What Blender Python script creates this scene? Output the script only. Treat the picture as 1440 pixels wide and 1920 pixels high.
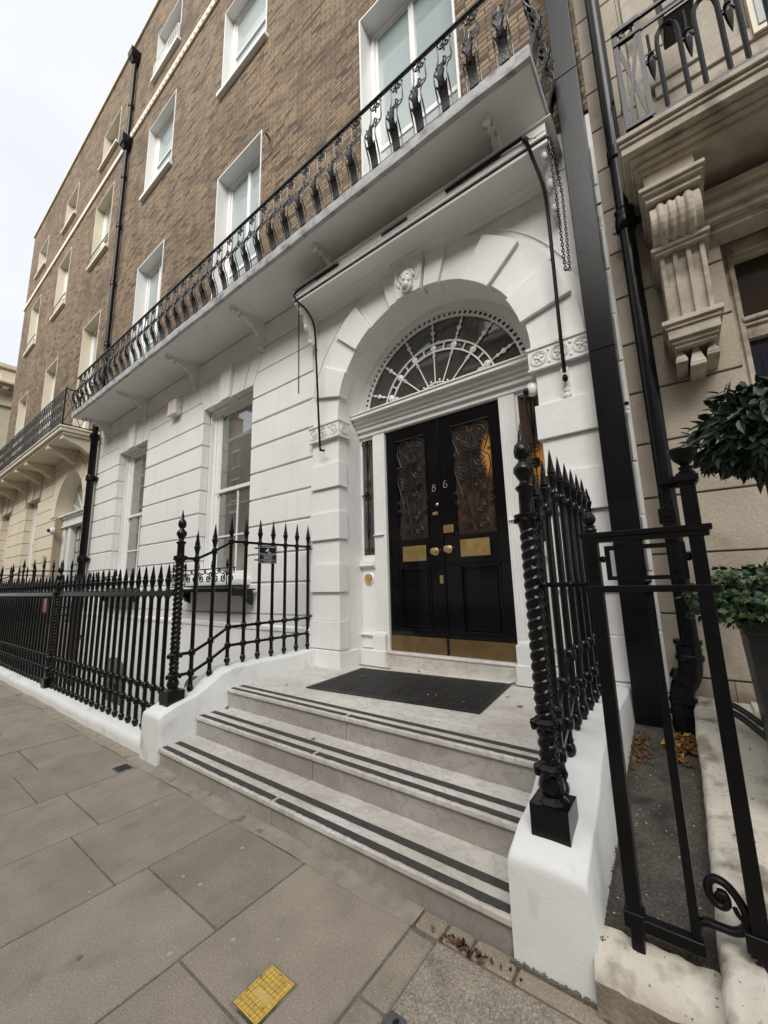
import bpy, math, random
from math import sin, cos, pi, radians, sqrt, atan2
from mathutils import Matrix, Vector
random.seed(7)
for o in list(bpy.data.objects): bpy.data.objects.remove(o)
S = bpy.context.scene
COL = S.collection

# ---------------------------------------------------------------- camera
cam_d = bpy.data.cameras.new("camera"); cam = bpy.data.objects.new("camera", cam_d); COL.objects.link(cam)
yaw, pit, rol = radians(-36.736), radians(9.869), radians(-1.588)
f = Vector((sin(yaw)*cos(pit), cos(yaw)*cos(pit), sin(pit)))
r = Vector((cos(yaw), -sin(yaw), 0)); u = r.cross(f)
r2 = r*cos(rol)+u*sin(rol); u2 = -r*sin(rol)+u*cos(rol)
m = Matrix((r2, u2, -f)).transposed().to_4x4(); m.translation = Vector((0, 0, 1.55))
cam.matrix_world = m
cam_d.sensor_fit = 'HORIZONTAL'; cam_d.sensor_width = 36; cam_d.lens = 36*744.95/1440
cam_d.clip_start = 0.05; cam_d.clip_end = 2000
S.camera = cam

# ---------------------------------------------------------------- world, sun, exposure
SUN_EL, SUN_AZ = radians(37), radians(158)      # behind the camera, over the street, filtered by cloud
w = bpy.data.worlds.new("World"); S.world = w; w.use_nodes = True
nt = w.node_tree; nt.nodes.clear()
out = nt.nodes.new('ShaderNodeOutputWorld'); bg = nt.nodes.new('ShaderNodeBackground')
sky = nt.nodes.new('ShaderNodeTexSky'); sky.sky_type = 'NISHITA'; sky.sun_disc = False
sky.sun_elevation = SUN_EL; sky.sun_rotation = SUN_AZ; sky.dust_density = 4; sky.air_density = 1.2
mixn = nt.nodes.new('ShaderNodeMix'); mixn.data_type = 'RGBA'
tc = nt.nodes.new('ShaderNodeTexCoord'); mp = nt.nodes.new('ShaderNodeMapping'); mp.inputs['Scale'].default_value = (1, 1, 2.2)
nz = nt.nodes.new('ShaderNodeTexNoise'); nz.inputs['Scale'].default_value = 2.2; nz.inputs['Detail'].default_value = 6
cr = nt.nodes.new('ShaderNodeValToRGB')
cr.color_ramp.elements[0].position = .25; cr.color_ramp.elements[0].color = (6.5, 6.75, 7.15, 1)
cr.color_ramp.elements[1].position = .75; cr.color_ramp.elements[1].color = (7.5, 7.65, 7.95, 1)
mixn.inputs[0].default_value = .93
nt.links.new(tc.outputs['Generated'], mp.inputs[0]); nt.links.new(mp.outputs[0], nz.inputs[0]); nt.links.new(nz.outputs[0], cr.inputs[0])
nt.links.new(sky.outputs[0], mixn.inputs[6]); nt.links.new(cr.outputs[0], mixn.inputs[7])
nt.links.new(mixn.outputs[2], bg.inputs[0]); bg.inputs[1].default_value = .115
nt.links.new(bg.outputs[0], out.inputs[0])
sl = bpy.data.lights.new("sun", 'SUN'); sl.energy = 4.2; sl.angle = radians(46); sl.color = (1, .965, .91)
sun = bpy.data.objects.new("sun", sl); COL.objects.link(sun)
sd = Vector((sin(SUN_AZ)*cos(SUN_EL), cos(SUN_AZ)*cos(SUN_EL), sin(SUN_EL)))
sun.rotation_euler = sd.to_track_quat('Z', 'Y').to_euler()
S.view_settings.view_transform = 'Standard'; S.view_settings.look = 'None'; S.view_settings.exposure = 0.28; S.view_settings.gamma = 1

# ---------------------------------------------------------------- materials
MATS = {}
def mat(name, c, rough=.6, c2=None, ns=3.0, amt=.5, bump=0, bs=40, metal=0, coat=0, ior=None, speck=None, stain=None, streak=None, grain=None, attr=False, clamp=(.35, .65), bdist=.01):
    M_ = bpy.data.materials.new(name); M_.use_nodes = True; n = M_.node_tree; L = n.links.new
    b = n.nodes['Principled BSDF']; b.inputs['Roughness'].default_value = rough; b.inputs['Metallic'].default_value = metal
    b.inputs['Coat Weight'].default_value = coat; b.inputs['Coat Roughness'].default_value = .06
    if ior: b.inputs['IOR'].default_value = ior
    t = n.nodes.new('ShaderNodeTexCoord'); co = t.outputs['Object']
    def noise(sc, det=5, w=None):
        k = n.nodes.new('ShaderNodeTexNoise'); k.inputs['Scale'].default_value = sc; k.inputs['Detail'].default_value = det; L(co, k.inputs[0]); return k.outputs[0]
    def ramp(src, a, bb):
        k = n.nodes.new('ShaderNodeMapRange'); k.inputs[1].default_value = a; k.inputs[2].default_value = bb; L(src, k.inputs[0]); return k.outputs[0]
    def mix(fac, a, bcol, mode='MIX'):
        k = n.nodes.new('ShaderNodeMix'); k.data_type = 'RGBA'; k.blend_type = mode
        if isinstance(fac, (int, float)): k.inputs[0].default_value = fac
        else: L(fac, k.inputs[0])
        for i, v in ((6, a), (7, bcol)):
            if isinstance(v, tuple): k.inputs[i].default_value = (*v, 1)
            else: L(v, k.inputs[i])
        return k.outputs[2]
    cur = c
    if c2: cur = mix(ramp(noise(ns), *clamp), c, c2)
    if attr:
        a = n.nodes.new('ShaderNodeAttribute'); a.attribute_name = 'tint'
        cur = mix(1.0, cur, a.outputs[0], 'MULTIPLY')
    if grain:                       # fine mineral grain: (scale, strength)
        k_ = n.nodes.new('ShaderNodeMapRange'); k_.inputs[1].default_value = .3; k_.inputs[2].default_value = .7; k_.inputs[3].default_value = 1-grain[1]; k_.inputs[4].default_value = 1+grain[1]; L(noise(grain[0], 2), k_.inputs[0])
        vv = n.nodes.new('ShaderNodeCombineColor'); [L(k_.outputs[0], vv.inputs[q]) for q in range(3)]
        cur = mix(1.0, cur, vv.outputs[0], 'MULTIPLY')
    if speck:                       # (colour, scale, lo, hi)
        cur = mix(ramp(noise(speck[1], 3), speck[2], speck[3]), cur, speck[0])
    if stain:                       # (colour, scale, lo, hi)
        cur = mix(ramp(noise(stain[1], 8), stain[2], stain[3]), cur, stain[0])
    if streak:                      # vertical rain streaks
        mpn = n.nodes.new('ShaderNodeMapping'); mpn.inputs['Scale'].default_value = (3.2, 3.2, .5); L(co, mpn.inputs[0])
        kk = n.nodes.new('ShaderNodeTexNoise'); kk.inputs['Scale'].default_value = 1.6; kk.inputs['Detail'].default_value = 5; L(mpn.outputs[0], kk.inputs[0])
        cur = mix(ramp(kk.outputs[0], .56, .82), cur, streak)
    if isinstance(cur, tuple): b.inputs['Base Color'].default_value = (*cur, 1)
    else: L(cur, b.inputs['Base Color'])
    if bump:
        k = n.nodes.new('ShaderNodeBump'); k.inputs['Strength'].default_value = bump; k.inputs['Distance'].default_value = bdist
        L(noise(bs, 6), k.inputs['Height']); L(k.outputs[0], b.inputs['Normal'])
    MATS[name] = M_; return M_

mat('white_stucco', (.82, .82, .805), .5, (.78, .78, .76), 1.3, bump=.3, bs=16, stain=((.70, .68, .63), 1.3, .60, .84), streak=(.72, .705, .67))
mat('white_masonry_paint', (.80, .81, .80), .6, (.75, .76, .75), 2.5, bump=.3, bs=110, stain=((.56, .545, .51), 4.2, .58, .76), streak=(.70, .69, .66), bdist=.005)
mat('white_joinery', (.80, .80, .785), .3, (.76, .76, .74), 2, bump=.08, bs=30, coat=.2)
mat('white_relief', (.80, .80, .78), .5, (.72, .71, .69), 9, bump=.4, bs=60)
mat('cream_stucco', (.74, .665, .53), .55, (.69, .61, .47), 1.0, bump=.2, bs=18, stain=((.56, .49, .37), 1.0, .6, .85))
mat('cream_paint', (.72, .66, .53), .5, (.66, .60, .47), 1.4, bump=.1, bs=20)
mat('cream_dirty', (.70, .66, .57), .65, (.58, .53, .44), 4, bump=.6, bs=30, stain=((.22, .18, .13), 6, .50, .64), speck=((.16, .13, .10), 60, .66, .71))
mat('dirty_stone', (.30, .26, .20), .9, (.16, .135, .10), 7, bump=.9, bs=50, stain=((.06, .05, .035), 6, .52, .66), bdist=.01)
mat('gum', (.40, .375, .33), .8, (.34, .31, .27), 60)
mat('soil', (.07, .05, .035), 1, (.13, .095, .06), 40, bump=1, bs=120)
mat('joint_shadow', (.52, .51, .49), .8)
mat('joint_cream', (.34, .29, .20), .8)
mat('black_gloss', (.003, .003, .0035), .17, (.006, .006, .006), 30, bump=.4, bs=60, ior=1.38, bdist=.005)
mat('black_satin', (.004, .004, .005), .27, (.008, .0075, .0085), 4, bump=.15, bs=50, ior=1.3, bdist=.004)
mat('black_door', (.003, .003, .004), .10, (.004, .004, .006), 4, bump=.05, bs=9, ior=1.42)
mat('iron_balcony', (.008, .009, .010), .25, (.02, .02, .02), 14, bump=.4, bs=60, bdist=.005)
mat('grille_iron', (.012, .009, .008), .5, (.006, .005, .005), 15, bump=.2, bs=60)
mat('lead', (.50, .505, .51), .65, (.36, .365, .37), 5, bump=.7, bs=9, stain=((.15, .15, .155), 7, .54, .7), bdist=.02)
mat('soffit', (.80, .795, .775), .6, (.74, .735, .715), 1.2, bump=.15, bs=14, stain=((.62, .60, .56), 2.2, .58, .8))
mat('pavement_stone', (.305, .263, .212), .8, (.245, .210, .168), 3.5, bump=.7, bs=120, attr=True, grain=(140, .22), speck=((.46, .42, .36), 120, .66, .70), stain=((.19, .165, .135), 5.5, .56, .78), bdist=.005)
mat('pavement_joint', (.125, .11, .085), .95, (.18, .16, .125), 25, bump=.8, bs=90)
mat('mortar_fillet', (.33, .29, .235), .9, (.25, .22, .175), 9, bump=.7, bs=90, stain=((.11, .095, .07), 7, .58, .72), bdist=.006)
mat('aggregate', (.31, .27, .215), .9, (.24, .205, .165), 7, bump=1, bs=150, grain=(110, .35), speck=((.50, .44, .36), 150, .58, .66), stain=((.12, .10, .075), 4, .58, .75), bdist=.006)
mat('passage_concrete', (.10, .088, .073), .9, (.062, .054, .045), 5, bump=1, bs=90, grain=(75, .4), speck=((.30, .27, .24), 95, .66, .71), stain=((.035, .03, .025), 6, .52, .68), bdist=.008)
mat('area_stone', (.22, .2, .18), .8, (.15, .14, .12), 4, bump=.4, bs=50)
mat('asphalt', (.05, .05, .052), .9, (.065, .065, .065), 3, bump=.5, bs=150)
mat('grit_strip', (.043, .041, .038), .85, (.06, .056, .05), 30, bump=.8, bs=260, bdist=.003)
mat('rubber', (.012, .012, .013), .55, (.025, .024, .023), 8, bump=.2, bs=90)
mat('brass', (.92, .72, .36), .33, (.74, .55, .24), 12, bump=.2, bs=14, metal=1, bdist=.012)
mat('brass_dull', (.22, .15, .065), .42, (.16, .11, .05), 7, bump=.1, bs=40, metal=.6)
mat('steel_numeral', (.36, .34, .29), .4, metal=.5)
mat('stone_right', (.45, .40, .33), .75, (.37, .325, .26), 2.6, grain=(60, .12), bump=.55, bs=40, stain=((.17, .115, .06), 2.4, .60, .80), attr=True, bdist=.006)
mat('stone_carved', (.50, .45, .37), .7, (.36, .315, .24), 7, bump=.6, bs=45, stain=((.15, .12, .085), 5, .55, .74), bdist=.006)
mat('stone_far', (.66, .60, .47), .7, (.58, .52, .40), 2)
mat('stone_joint', (.09, .075, .06), .9)
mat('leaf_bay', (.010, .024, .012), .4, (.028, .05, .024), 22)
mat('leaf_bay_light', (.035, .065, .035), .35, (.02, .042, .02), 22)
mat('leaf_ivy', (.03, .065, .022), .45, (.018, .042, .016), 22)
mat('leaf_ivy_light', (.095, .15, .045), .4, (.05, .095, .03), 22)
mat('bark', (.06, .045, .03), .9, bump=.6, bs=50)
mat('planter', (.012, .012, .014), .35, (.02, .02, .022), 5)
mat('dry_leaf', (.20, .10, .035), .7, (.11, .055, .025), 30, bump=.5, bs=90)
mat('yellow_leaf', (.62, .33, .05), .6, (.45, .22, .04), 30, bump=.4, bs=80)
mat('yellow_paint', (.70, .47, .09), .5, (.55, .37, .085), 25, bump=.3, bs=80, stain=((.22, .16, .06), 40, .58, .72))
mat('groove_dark', (.10, .07, .02), .9)
mat('gas_letters', (.50, .40, .22), .5)
mat('grey_iron', (.10, .11, .12), .5, (.07, .075, .08), 30, bump=.4, bs=90)
mat('sign_black', (.008, .009, .014), .35)
mat('sign_white', (.75, .76, .78), .5)
mat('sign_maroon', (.09, .012, .014), .4)
mat('sign_pink', (.55, .30, .29), .5)
mat('alarm_plastic', (.70, .68, .63), .4)
mat('curtain', (.60, .63, .62), .8, (.5, .54, .53), 3)
mat('amber', (.035, .022, .010), .15, (.02, .014, .010), 3)
mat('roof_slate', (.07, .07, .08), .7)
mat('navy_door', (.008, .010, .022), .2, coat=.4)
mat('moss', (.035, .06, .018), .95, (.06, .075, .03), 60, bump=1, bs=120)
mat('cable', (.008, .008, .008), .4)

def glass_mat(name, base, spec_ior, rough=.03, c2=None, ns=2):
    M_ = mat(name, base, rough, c2, ns, ior=spec_ior, bump=.03, bs=1.6, bdist=.03); return M_
glass_mat('pane_ground', (.11, .12, .112), 2.9, .015, (.19, .195, .18), .9)
glass_mat('pane_upper', (.42, .48, .47), 1.7, .05, (.26, .32, .32), .45)
glass_mat('pane_far', (.40, .43, .40), 1.5, .08, (.30, .33, .31), .6)
glass_mat('pane_fan', (.05, .048, .046), 2.0, .03)
glass_mat('pane_door', (.055, .044, .036), 1.5, .12, (.03, .025, .022), 6)
glass_mat('pane_side', (.085, .085, .08), 1.6, .1)
glass_mat('pane_opposite', (.16, .18, .19), 1.7, .1)

def ribbed_glass():                     # reeded door glass, a warm hall glow painted on the pane as emission
    M_ = bpy.data.materials.new('pane_reeded'); M_.use_nodes = True; n = M_.node_tree; L = n.links.new; b = n.nodes['Principled BSDF']
    t = n.nodes.new('ShaderNodeTexCoord'); wv = n.nodes.new('ShaderNodeTexWave'); wv.wave_type = 'BANDS'; wv.bands_direction = 'X'; wv.inputs['Scale'].default_value = 22
    L(t.outputs['Object'], wv.inputs[0]); k = n.nodes.new('ShaderNodeBump'); k.inputs['Strength'].default_value = .7; k.inputs['Distance'].default_value = .006
    L(wv.outputs[1], k.inputs['Height']); L(k.outputs[0], b.inputs['Normal'])
    mx = n.nodes.new('ShaderNodeMix'); mx.data_type = 'RGBA'; L(wv.outputs[1], mx.inputs[0])
    mx.inputs[6].default_value = (.05, .030, .020, 1); mx.inputs[7].default_value = (.095, .06, .042, 1)
    L(mx.outputs[2], b.inputs['Base Color']); b.inputs['Roughness'].default_value = .15
    # two soft amber glows painted into the pane's emission, no lamp behind
    sp = n.nodes.new('ShaderNodeSeparateXYZ'); L(t.outputs['Object'], sp.inputs[0])
    def g(sock, cc, ww):
        a = n.nodes.new('ShaderNodeMath'); a.operation = 'SUBTRACT'; L(sp.outputs[sock], a.inputs[0]); a.inputs[1].default_value = cc
        d = n.nodes.new('ShaderNodeMath'); d.operation = 'DIVIDE'; L(a.outputs[0], d.inputs[0]); d.inputs[1].default_value = ww
        s_ = n.nodes.new('ShaderNodeMath'); s_.operation = 'POWER'; L(d.outputs[0], s_.inputs[0]); s_.inputs[1].default_value = 2; return s_.outputs[0]
    outs = []
    for gx, gz, wx, wz, pw in ((-1.655, 2.95, .07, .20, .55), (-1.06, 2.62, .10, .25, .5)):
        ad = n.nodes.new('ShaderNodeMath'); ad.operation = 'ADD'; L(g(0, gx, wx), ad.inputs[0]); L(g(2, gz, wz), ad.inputs[1])
        mr = n.nodes.new('ShaderNodeMapRange'); mr.interpolation_type = 'SMOOTHSTEP'; L(ad.outputs[0], mr.inputs[0]); mr.inputs[1].default_value = 2.2; mr.inputs[2].default_value = 0; mr.inputs[3].default_value = 0; mr.inputs[4].default_value = pw; outs.append(mr)
    sm = n.nodes.new('ShaderNodeMath'); sm.operation = 'ADD'; L(outs[0].outputs[0], sm.inputs[0]); L(outs[1].outputs[0], sm.inputs[1])
    ml = n.nodes.new('ShaderNodeMath'); ml.operation = 'MULTIPLY'; L(sm.outputs[0], ml.inputs[0]); L(wv.outputs[1], ml.inputs[1])
    b.inputs['Emission Color'].default_value = (1, .42, .08, 1); L(ml.outputs[0], b.inputs['Emission Strength'])
    MATS['pane_reeded'] = M_
ribbed_glass()

def brick_mat(name, c1, c2, mort, far=False):
    M_ = bpy.data.materials.new(name); M_.use_nodes = True; n = M_.node_tree; L = n.links.new; b = n.nodes['Principled BSDF']
    t = n.nodes.new('ShaderNodeTexCoord'); sp = n.nodes.new('ShaderNodeSeparateXYZ'); L(t.outputs['Object'], sp.inputs[0])
    cb = n.nodes.new('ShaderNodeCombineXYZ')
    ay = n.nodes.new('ShaderNodeMath'); ay.operation = 'ADD'; L(sp.outputs[0], ay.inputs[0]); L(sp.outputs[1], ay.inputs[1])
    L(ay.outputs[0], cb.inputs[0]); L(sp.outputs[2], cb.inputs[1])
    # slightly wavering courses
    nd = n.nodes.new('ShaderNodeTexNoise'); nd.inputs['Scale'].default_value = 5; L(t.outputs['Object'], nd.inputs[0])
    vm = n.nodes.new('ShaderNodeVectorMath'); vm.operation = 'SCALE'; L(nd.outputs[1], vm.inputs[0]); vm.inputs[3].default_value = .012
    va = n.nodes.new('ShaderNodeVectorMath'); va.operation = 'ADD'; L(cb.outputs[0], va.inputs[0]); L(vm.outputs[0], va.inputs[1])
    br = n.nodes.new('ShaderNodeTexBrick'); br.inputs['Scale'].default_value = 1; br.inputs['Brick Width'].default_value = .235; br.inputs['Row Height'].default_value = .074
    br.inputs['Mortar Size'].default_value = .010; br.inputs['Mortar Smooth'].default_value = .3; br.inputs['Bias'].default_value = -.1
    br.inputs['Color1'].default_value = (*c1, 1); br.inputs['Color2'].default_value = (*c2, 1); br.inputs['Mortar'].default_value = (*mort, 1)
    L(va.outputs[0], br.inputs[0])
    # one random tone per brick
    def M(op, x, y=None):
        k = n.nodes.new('ShaderNodeMath'); k.operation = op
        for i, v in enumerate((x, y)):
            if v is None: continue
            if isinstance(v, (int, float)): k.inputs[i].default_value = v
            else: L(v, k.inputs[i])
        return k.outputs[0]
    s2 = n.nodes.new('ShaderNodeSeparateXYZ'); L(va.outputs[0], s2.inputs[0])
    row = M('FLOOR', M('DIVIDE', s2.outputs[1], .074)); off = M('MULTIPLY', M('FLOORED_MODULO', row, 2.0), .5)
    colm = M('FLOOR', M('ADD', M('DIVIDE', s2.outputs[0], .235), off))
    cv = n.nodes.new('ShaderNodeCombineXYZ'); L(colm, cv.inputs[0]); L(row, cv.inputs[1])
    wn = n.nodes.new('ShaderNodeTexWhiteNoise'); wn.noise_dimensions = '2D'; L(cv.outputs[0], wn.inputs[0])
    rp = n.nodes.new('ShaderNodeValToRGB'); rp.color_ramp.interpolation = 'CONSTANT'; E_ = rp.color_ramp.elements
    pal = [(0, c1), (.28, tuple(x*1.18 for x in c1)), (.5, c2), (.68, tuple(x*.8 for x in c1)), (.82, tuple(x*.5 for x in c2)), (.92, (c1[0]*1.42, c1[1]*1.36, c1[2]*1.28))]
    E_[0].position = 0; E_[0].color = (*pal[0][1], 1); E_[1].position = pal[1][0]; E_[1].color = (*pal[1][1], 1)
    for p_, q_ in pal[2:]: e = E_.new(p_); e.color = (*q_, 1)
    L(wn.outputs[0], rp.inputs[0])
    def nz(s, lo, hi, det=5):
        k = n.nodes.new('ShaderNodeTexNoise'); k.inputs['Scale'].default_value = s; k.inputs['Detail'].default_value = det; L(t.outputs['Object'], k.inputs[0])
        q = n.nodes.new('ShaderNodeMapRange'); q.inputs[1].default_value = lo; q.inputs[2].default_value = hi; L(k.outputs[0], q.inputs[0]); return q.outputs[0]
    def mx(fac, a, c, mode='MIX'):
        k = n.nodes.new('ShaderNodeMix'); k.data_type = 'RGBA'; k.blend_type = mode
        L(fac, k.inputs[0]); L(a, k.inputs[6])
        if isinstance(c, tuple): k.inputs[7].default_value = (*c, 1)
        else: L(c, k.inputs[7])
        return k.outputs[2]
    c = mx(nz(40, .5, .8), rp.outputs[0], tuple(x*.6 for x in c2))
    c = mx(br.outputs[1], c, mort)
    c = mx(nz(.7, .52, .78, 8), c, tuple(x*.55 for x in c2))
    c = mx(nz(1.7, .60, .78, 8), c, tuple(x*1.25 for x in c1))
    ms = n.nodes.new('ShaderNodeMapping'); ms.inputs['Scale'].default_value = (2.6, 2.6, .3); L(t.outputs['Object'], ms.inputs[0])
    ks = n.nodes.new('ShaderNodeTexNoise'); ks.inputs['Scale'].default_value = 1.0; ks.inputs['Detail'].default_value = 6; L(ms.outputs[0], ks.inputs[0])
    qs = n.nodes.new('ShaderNodeMapRange'); qs.inputs[1].default_value = .55; qs.inputs[2].default_value = .85; L(ks.outputs[0], qs.inputs[0]); c = mx(qs.outputs[0], c, tuple(x*.5 for x in c2))
    L(c, b.inputs['Base Color']); b.inputs['Roughness'].default_value = .9
    k = n.nodes.new('ShaderNodeBump'); k.inputs['Strength'].default_value = .7; k.inputs['Distance'].default_value = .012; k.invert = True
    L(br.outputs[1], k.inputs['Height']); L(k.outputs[0], b.inputs['Normal'])
    MATS[name] = M_
brick_mat('london_brick', (.25, .182, .112), (.172, .122, .082), (.072, .058, .045))
brick_mat('brick_opposite', (.30, .17, .10), (.22, .13, .085), (.2, .17, .14))

def marble_mat(name, base, dark, vein):
    M_ = bpy.data.materials.new(name); M_.use_nodes = True; n = M_.node_tree; L = n.links.new; b = n.nodes['Principled BSDF']
    t = n.nodes.new('ShaderNodeTexCoord'); mp = n.nodes.new('ShaderNodeMapping'); mp.inputs['Rotation'].default_value = (.4, .3, .6); mp.inputs['Scale'].default_value = (1, 1.8, 1.4)
    L(t.outputs['Object'], mp.inputs[0])
    def nz(s, det, lo, hi, dist=0):
        k = n.nodes.new('ShaderNodeTexNoise'); k.inputs['Scale'].default_value = s; k.inputs['Detail'].default_value = det; k.inputs['Distortion'].default_value = dist; L(mp.outputs[0], k.inputs[0])
        q = n.nodes.new('ShaderNodeMapRange'); q.inputs[1].default_value = lo; q.inputs[2].default_value = hi; L(k.outputs[0], q.inputs[0]); return q.outputs[0], k.outputs[0]
    # thin veins: where distorted noise crosses 0.5
    _, raw = nz(5.5, 9, 0, 1, 1.0)
    a = n.nodes.new('ShaderNodeMath'); a.operation = 'SUBTRACT'; L(raw, a.inputs[0]); a.inputs[1].default_value = .5
    ab = n.nodes.new('ShaderNodeMath'); ab.operation = 'ABSOLUTE'; L(a.outputs[0], ab.inputs[0])
    q = n.nodes.new('ShaderNodeMapRange'); q.inputs[1].default_value = .05; q.inputs[2].default_value = 0; L(ab.outputs[0], q.inputs[0])
    def mx(fac, a_, c):
        k = n.nodes.new('ShaderNodeMix'); k.data_type = 'RGBA'; L(fac, k.inputs[0])
        if isinstance(a_, tuple): k.inputs[6].default_value = (*a_, 1)
        else: L(a_, k.inputs[6])
        k.inputs[7].default_value = (*c, 1); return k.outputs[2]
    f1, _ = nz(1.5, 6, .35, .7, .5); f2, _ = nz(9, 8, .55, .8, .3); f3, _ = nz(70, 3, .62, .75)
    md = n.nodes.new('ShaderNodeMath'); md.operation = 'MULTIPLY'; L(q.outputs[0], md.inputs[0]); md.inputs[1].default_value = .42
    c = mx(f1, base, dark); c = mx(md.outputs[0], c, vein); c = mx(f2, c, dark); c = mx(f3, c, vein)
    L(c, b.inputs['Base Color']); b.inputs['Roughness'].default_value = .42
    k = n.nodes.new('ShaderNodeBump'); k.inputs['Strength'].default_value = .25; k.inputs['Distance'].default_value = .006; L(raw, k.inputs['Height']); L(k.outputs[0], b.inputs['Normal'])
    MATS[name] = M_
marble_mat('marble_tread', (.67, .645, .605), (.52, .48, .43), (.27, .26, .25))
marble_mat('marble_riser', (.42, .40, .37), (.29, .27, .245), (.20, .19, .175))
marble_mat('marble_nosing', (.68, .65, .61), (.56, .53, .49), (.30, .28, .27))

# ---------------------------------------------------------------- mesh builder
class MB:
    def __init__(s): s.v = []; s.f = []; s.t = []; s.mi = []; s.tint = 1.0; s.m = 0
    def add(s, vs, fs):
        k = len(s.v); s.v += [tuple(p) for p in vs]
        for q in fs: s.f.append([i+k for i in q]); s.t.append(s.tint); s.mi.append(s.m)
        return s
    def box(s, x0, x1, y0, y1, z0, z1):
        return s.add([(x0, y0, z0), (x1, y0, z0), (x1, y1, z0), (x0, y1, z0), (x0, y0, z1), (x1, y0, z1), (x1, y1, z1), (x0, y1, z1)],
                     [(0, 3, 2, 1), (4, 5, 6, 7), (0, 1, 5, 4), (1, 2, 6, 5), (2, 3, 7, 6), (3, 0, 4, 7)])
    def prism(s, poly, ax, a0, a1):
        """extrude a 2-D polygon along ax: ax 0 -> poly is (y,z); 1 -> (x,z); 2 -> (x,y)"""
        def P(p, a): return (a, p[0], p[1]) if ax == 0 else ((p[0], a, p[1]) if ax == 1 else (p[0], p[1], a))
        n = len(poly); vs = [P(p, a0) for p in poly]+[P(p, a1) for p in poly]
        ar = sum(poly[i][0]*poly[(i+1) % n][1]-poly[(i+1) % n][0]*poly[i][1] for i in range(n))
        fs = [tuple(range(n))[::-1], tuple(range(n, 2*n))]+[(i, (i+1) % n, n+(i+1) % n, n+i) for i in range(n)]
        flip = (ar < 0) != (ax == 1)
        if flip: fs = [q[::-1] for q in fs]
        return s.add(vs, fs)
    def lathe(s, prof, c=(0, 0, 0), n=10, mat=None, tw=0, sq=False):
        vs = []; 
        for i, (rr, z) in enumerate(prof):
            for k in range(n):
                a = 2*pi*(k+.5)/n; R = rr/(cos(pi/4) if sq else 1)
                p = Vector((R*cos(a), R*sin(a), z))
                if mat is not None: p = mat @ p
                vs.append((p[0]+c[0], p[1]+c[1], p[2]+c[2]))
        fs = []
        for i in range(len(prof)-1):
            for k in range(n):
                k2 = (k+1) % n; fs.append((i*n+k, i*n+k2, (i+1)*n+k2, (i+1)*n+k))
        fs.append(tuple(range(n))[::-1]); fs.append(tuple((len(prof)-1)*n+k for k in range(n)))
        return s.add(vs, fs)
    def tube(s, pts, rad, n=6, closed=False, flat=None):
        pts = [Vector(p) for p in pts]; N = len(pts); rads = rad if isinstance(rad, (list, tuple)) else [rad]*N
        vs = []; up = None
        for i, p in enumerate(pts):
            if closed: d = pts[(i+1) % N]-pts[i-1]
            else: d = pts[min(i+1, N-1)]-pts[max(i-1, 0)]
            d = d.normalized() if d.length > 1e-9 else Vector((0, 0, 1))
            if up is None: up = Vector((0, 0, 1)) if abs(d.z) < .9 else Vector((0, 1, 0))
            if flat is not None: up = Vector(flat)
            a = d.cross(up)
            if a.length < 1e-6: a = d.cross(Vector((1, 0, 0)))
            a.normalize(); b = a.cross(d).normalized(); up = b
            for k in range(n):
                t = 2*pi*(k+.5)/n; q = p+a*cos(t)*rads[i]+b*sin(t)*rads[i]; vs.append(tuple(q))
        fs = []
        for i in range(N if closed else N-1):
            j = (i+1) % N
            for k in range(n):
                k2 = (k+1) % n; fs.append((i*n+k, i*n+k2, j*n+k2, j*n+k))
        if not closed: fs.append(tuple(range(n))[::-1]); fs.append(tuple((N-1)*n+k for k in range(n)))
        return s.add(vs, fs)
    def ball(s, c, rx, ry=None, rz=None, n=10, m_=7):
        ry = ry or rx; rz = rz or rx
        vs = [(c[0], c[1], c[2]-rz)]
        for i in range(1, m_):
            th = pi*i/m_
            for k in range(n):
                a = 2*pi*k/n; vs.append((c[0]+rx*sin(th)*cos(a), c[1]+ry*sin(th)*sin(a), c[2]-rz*cos(th)))
        vs.append((c[0], c[1], c[2]+rz)); fs = []
        for k in range(n): fs.append((0, 1+(k+1) % n, 1+k)); fs.append((len(vs)-1, 1+(m_-2)*n+k, 1+(m_-2)*n+(k+1) % n))
        for i in range(m_-2):
            for k in range(n):
                k2 = (k+1) % n; fs.append((1+i*n+k, 1+i*n+k2, 1+(i+1)*n+k2, 1+(i+1)*n+k))
        return s.add(vs, fs)

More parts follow.
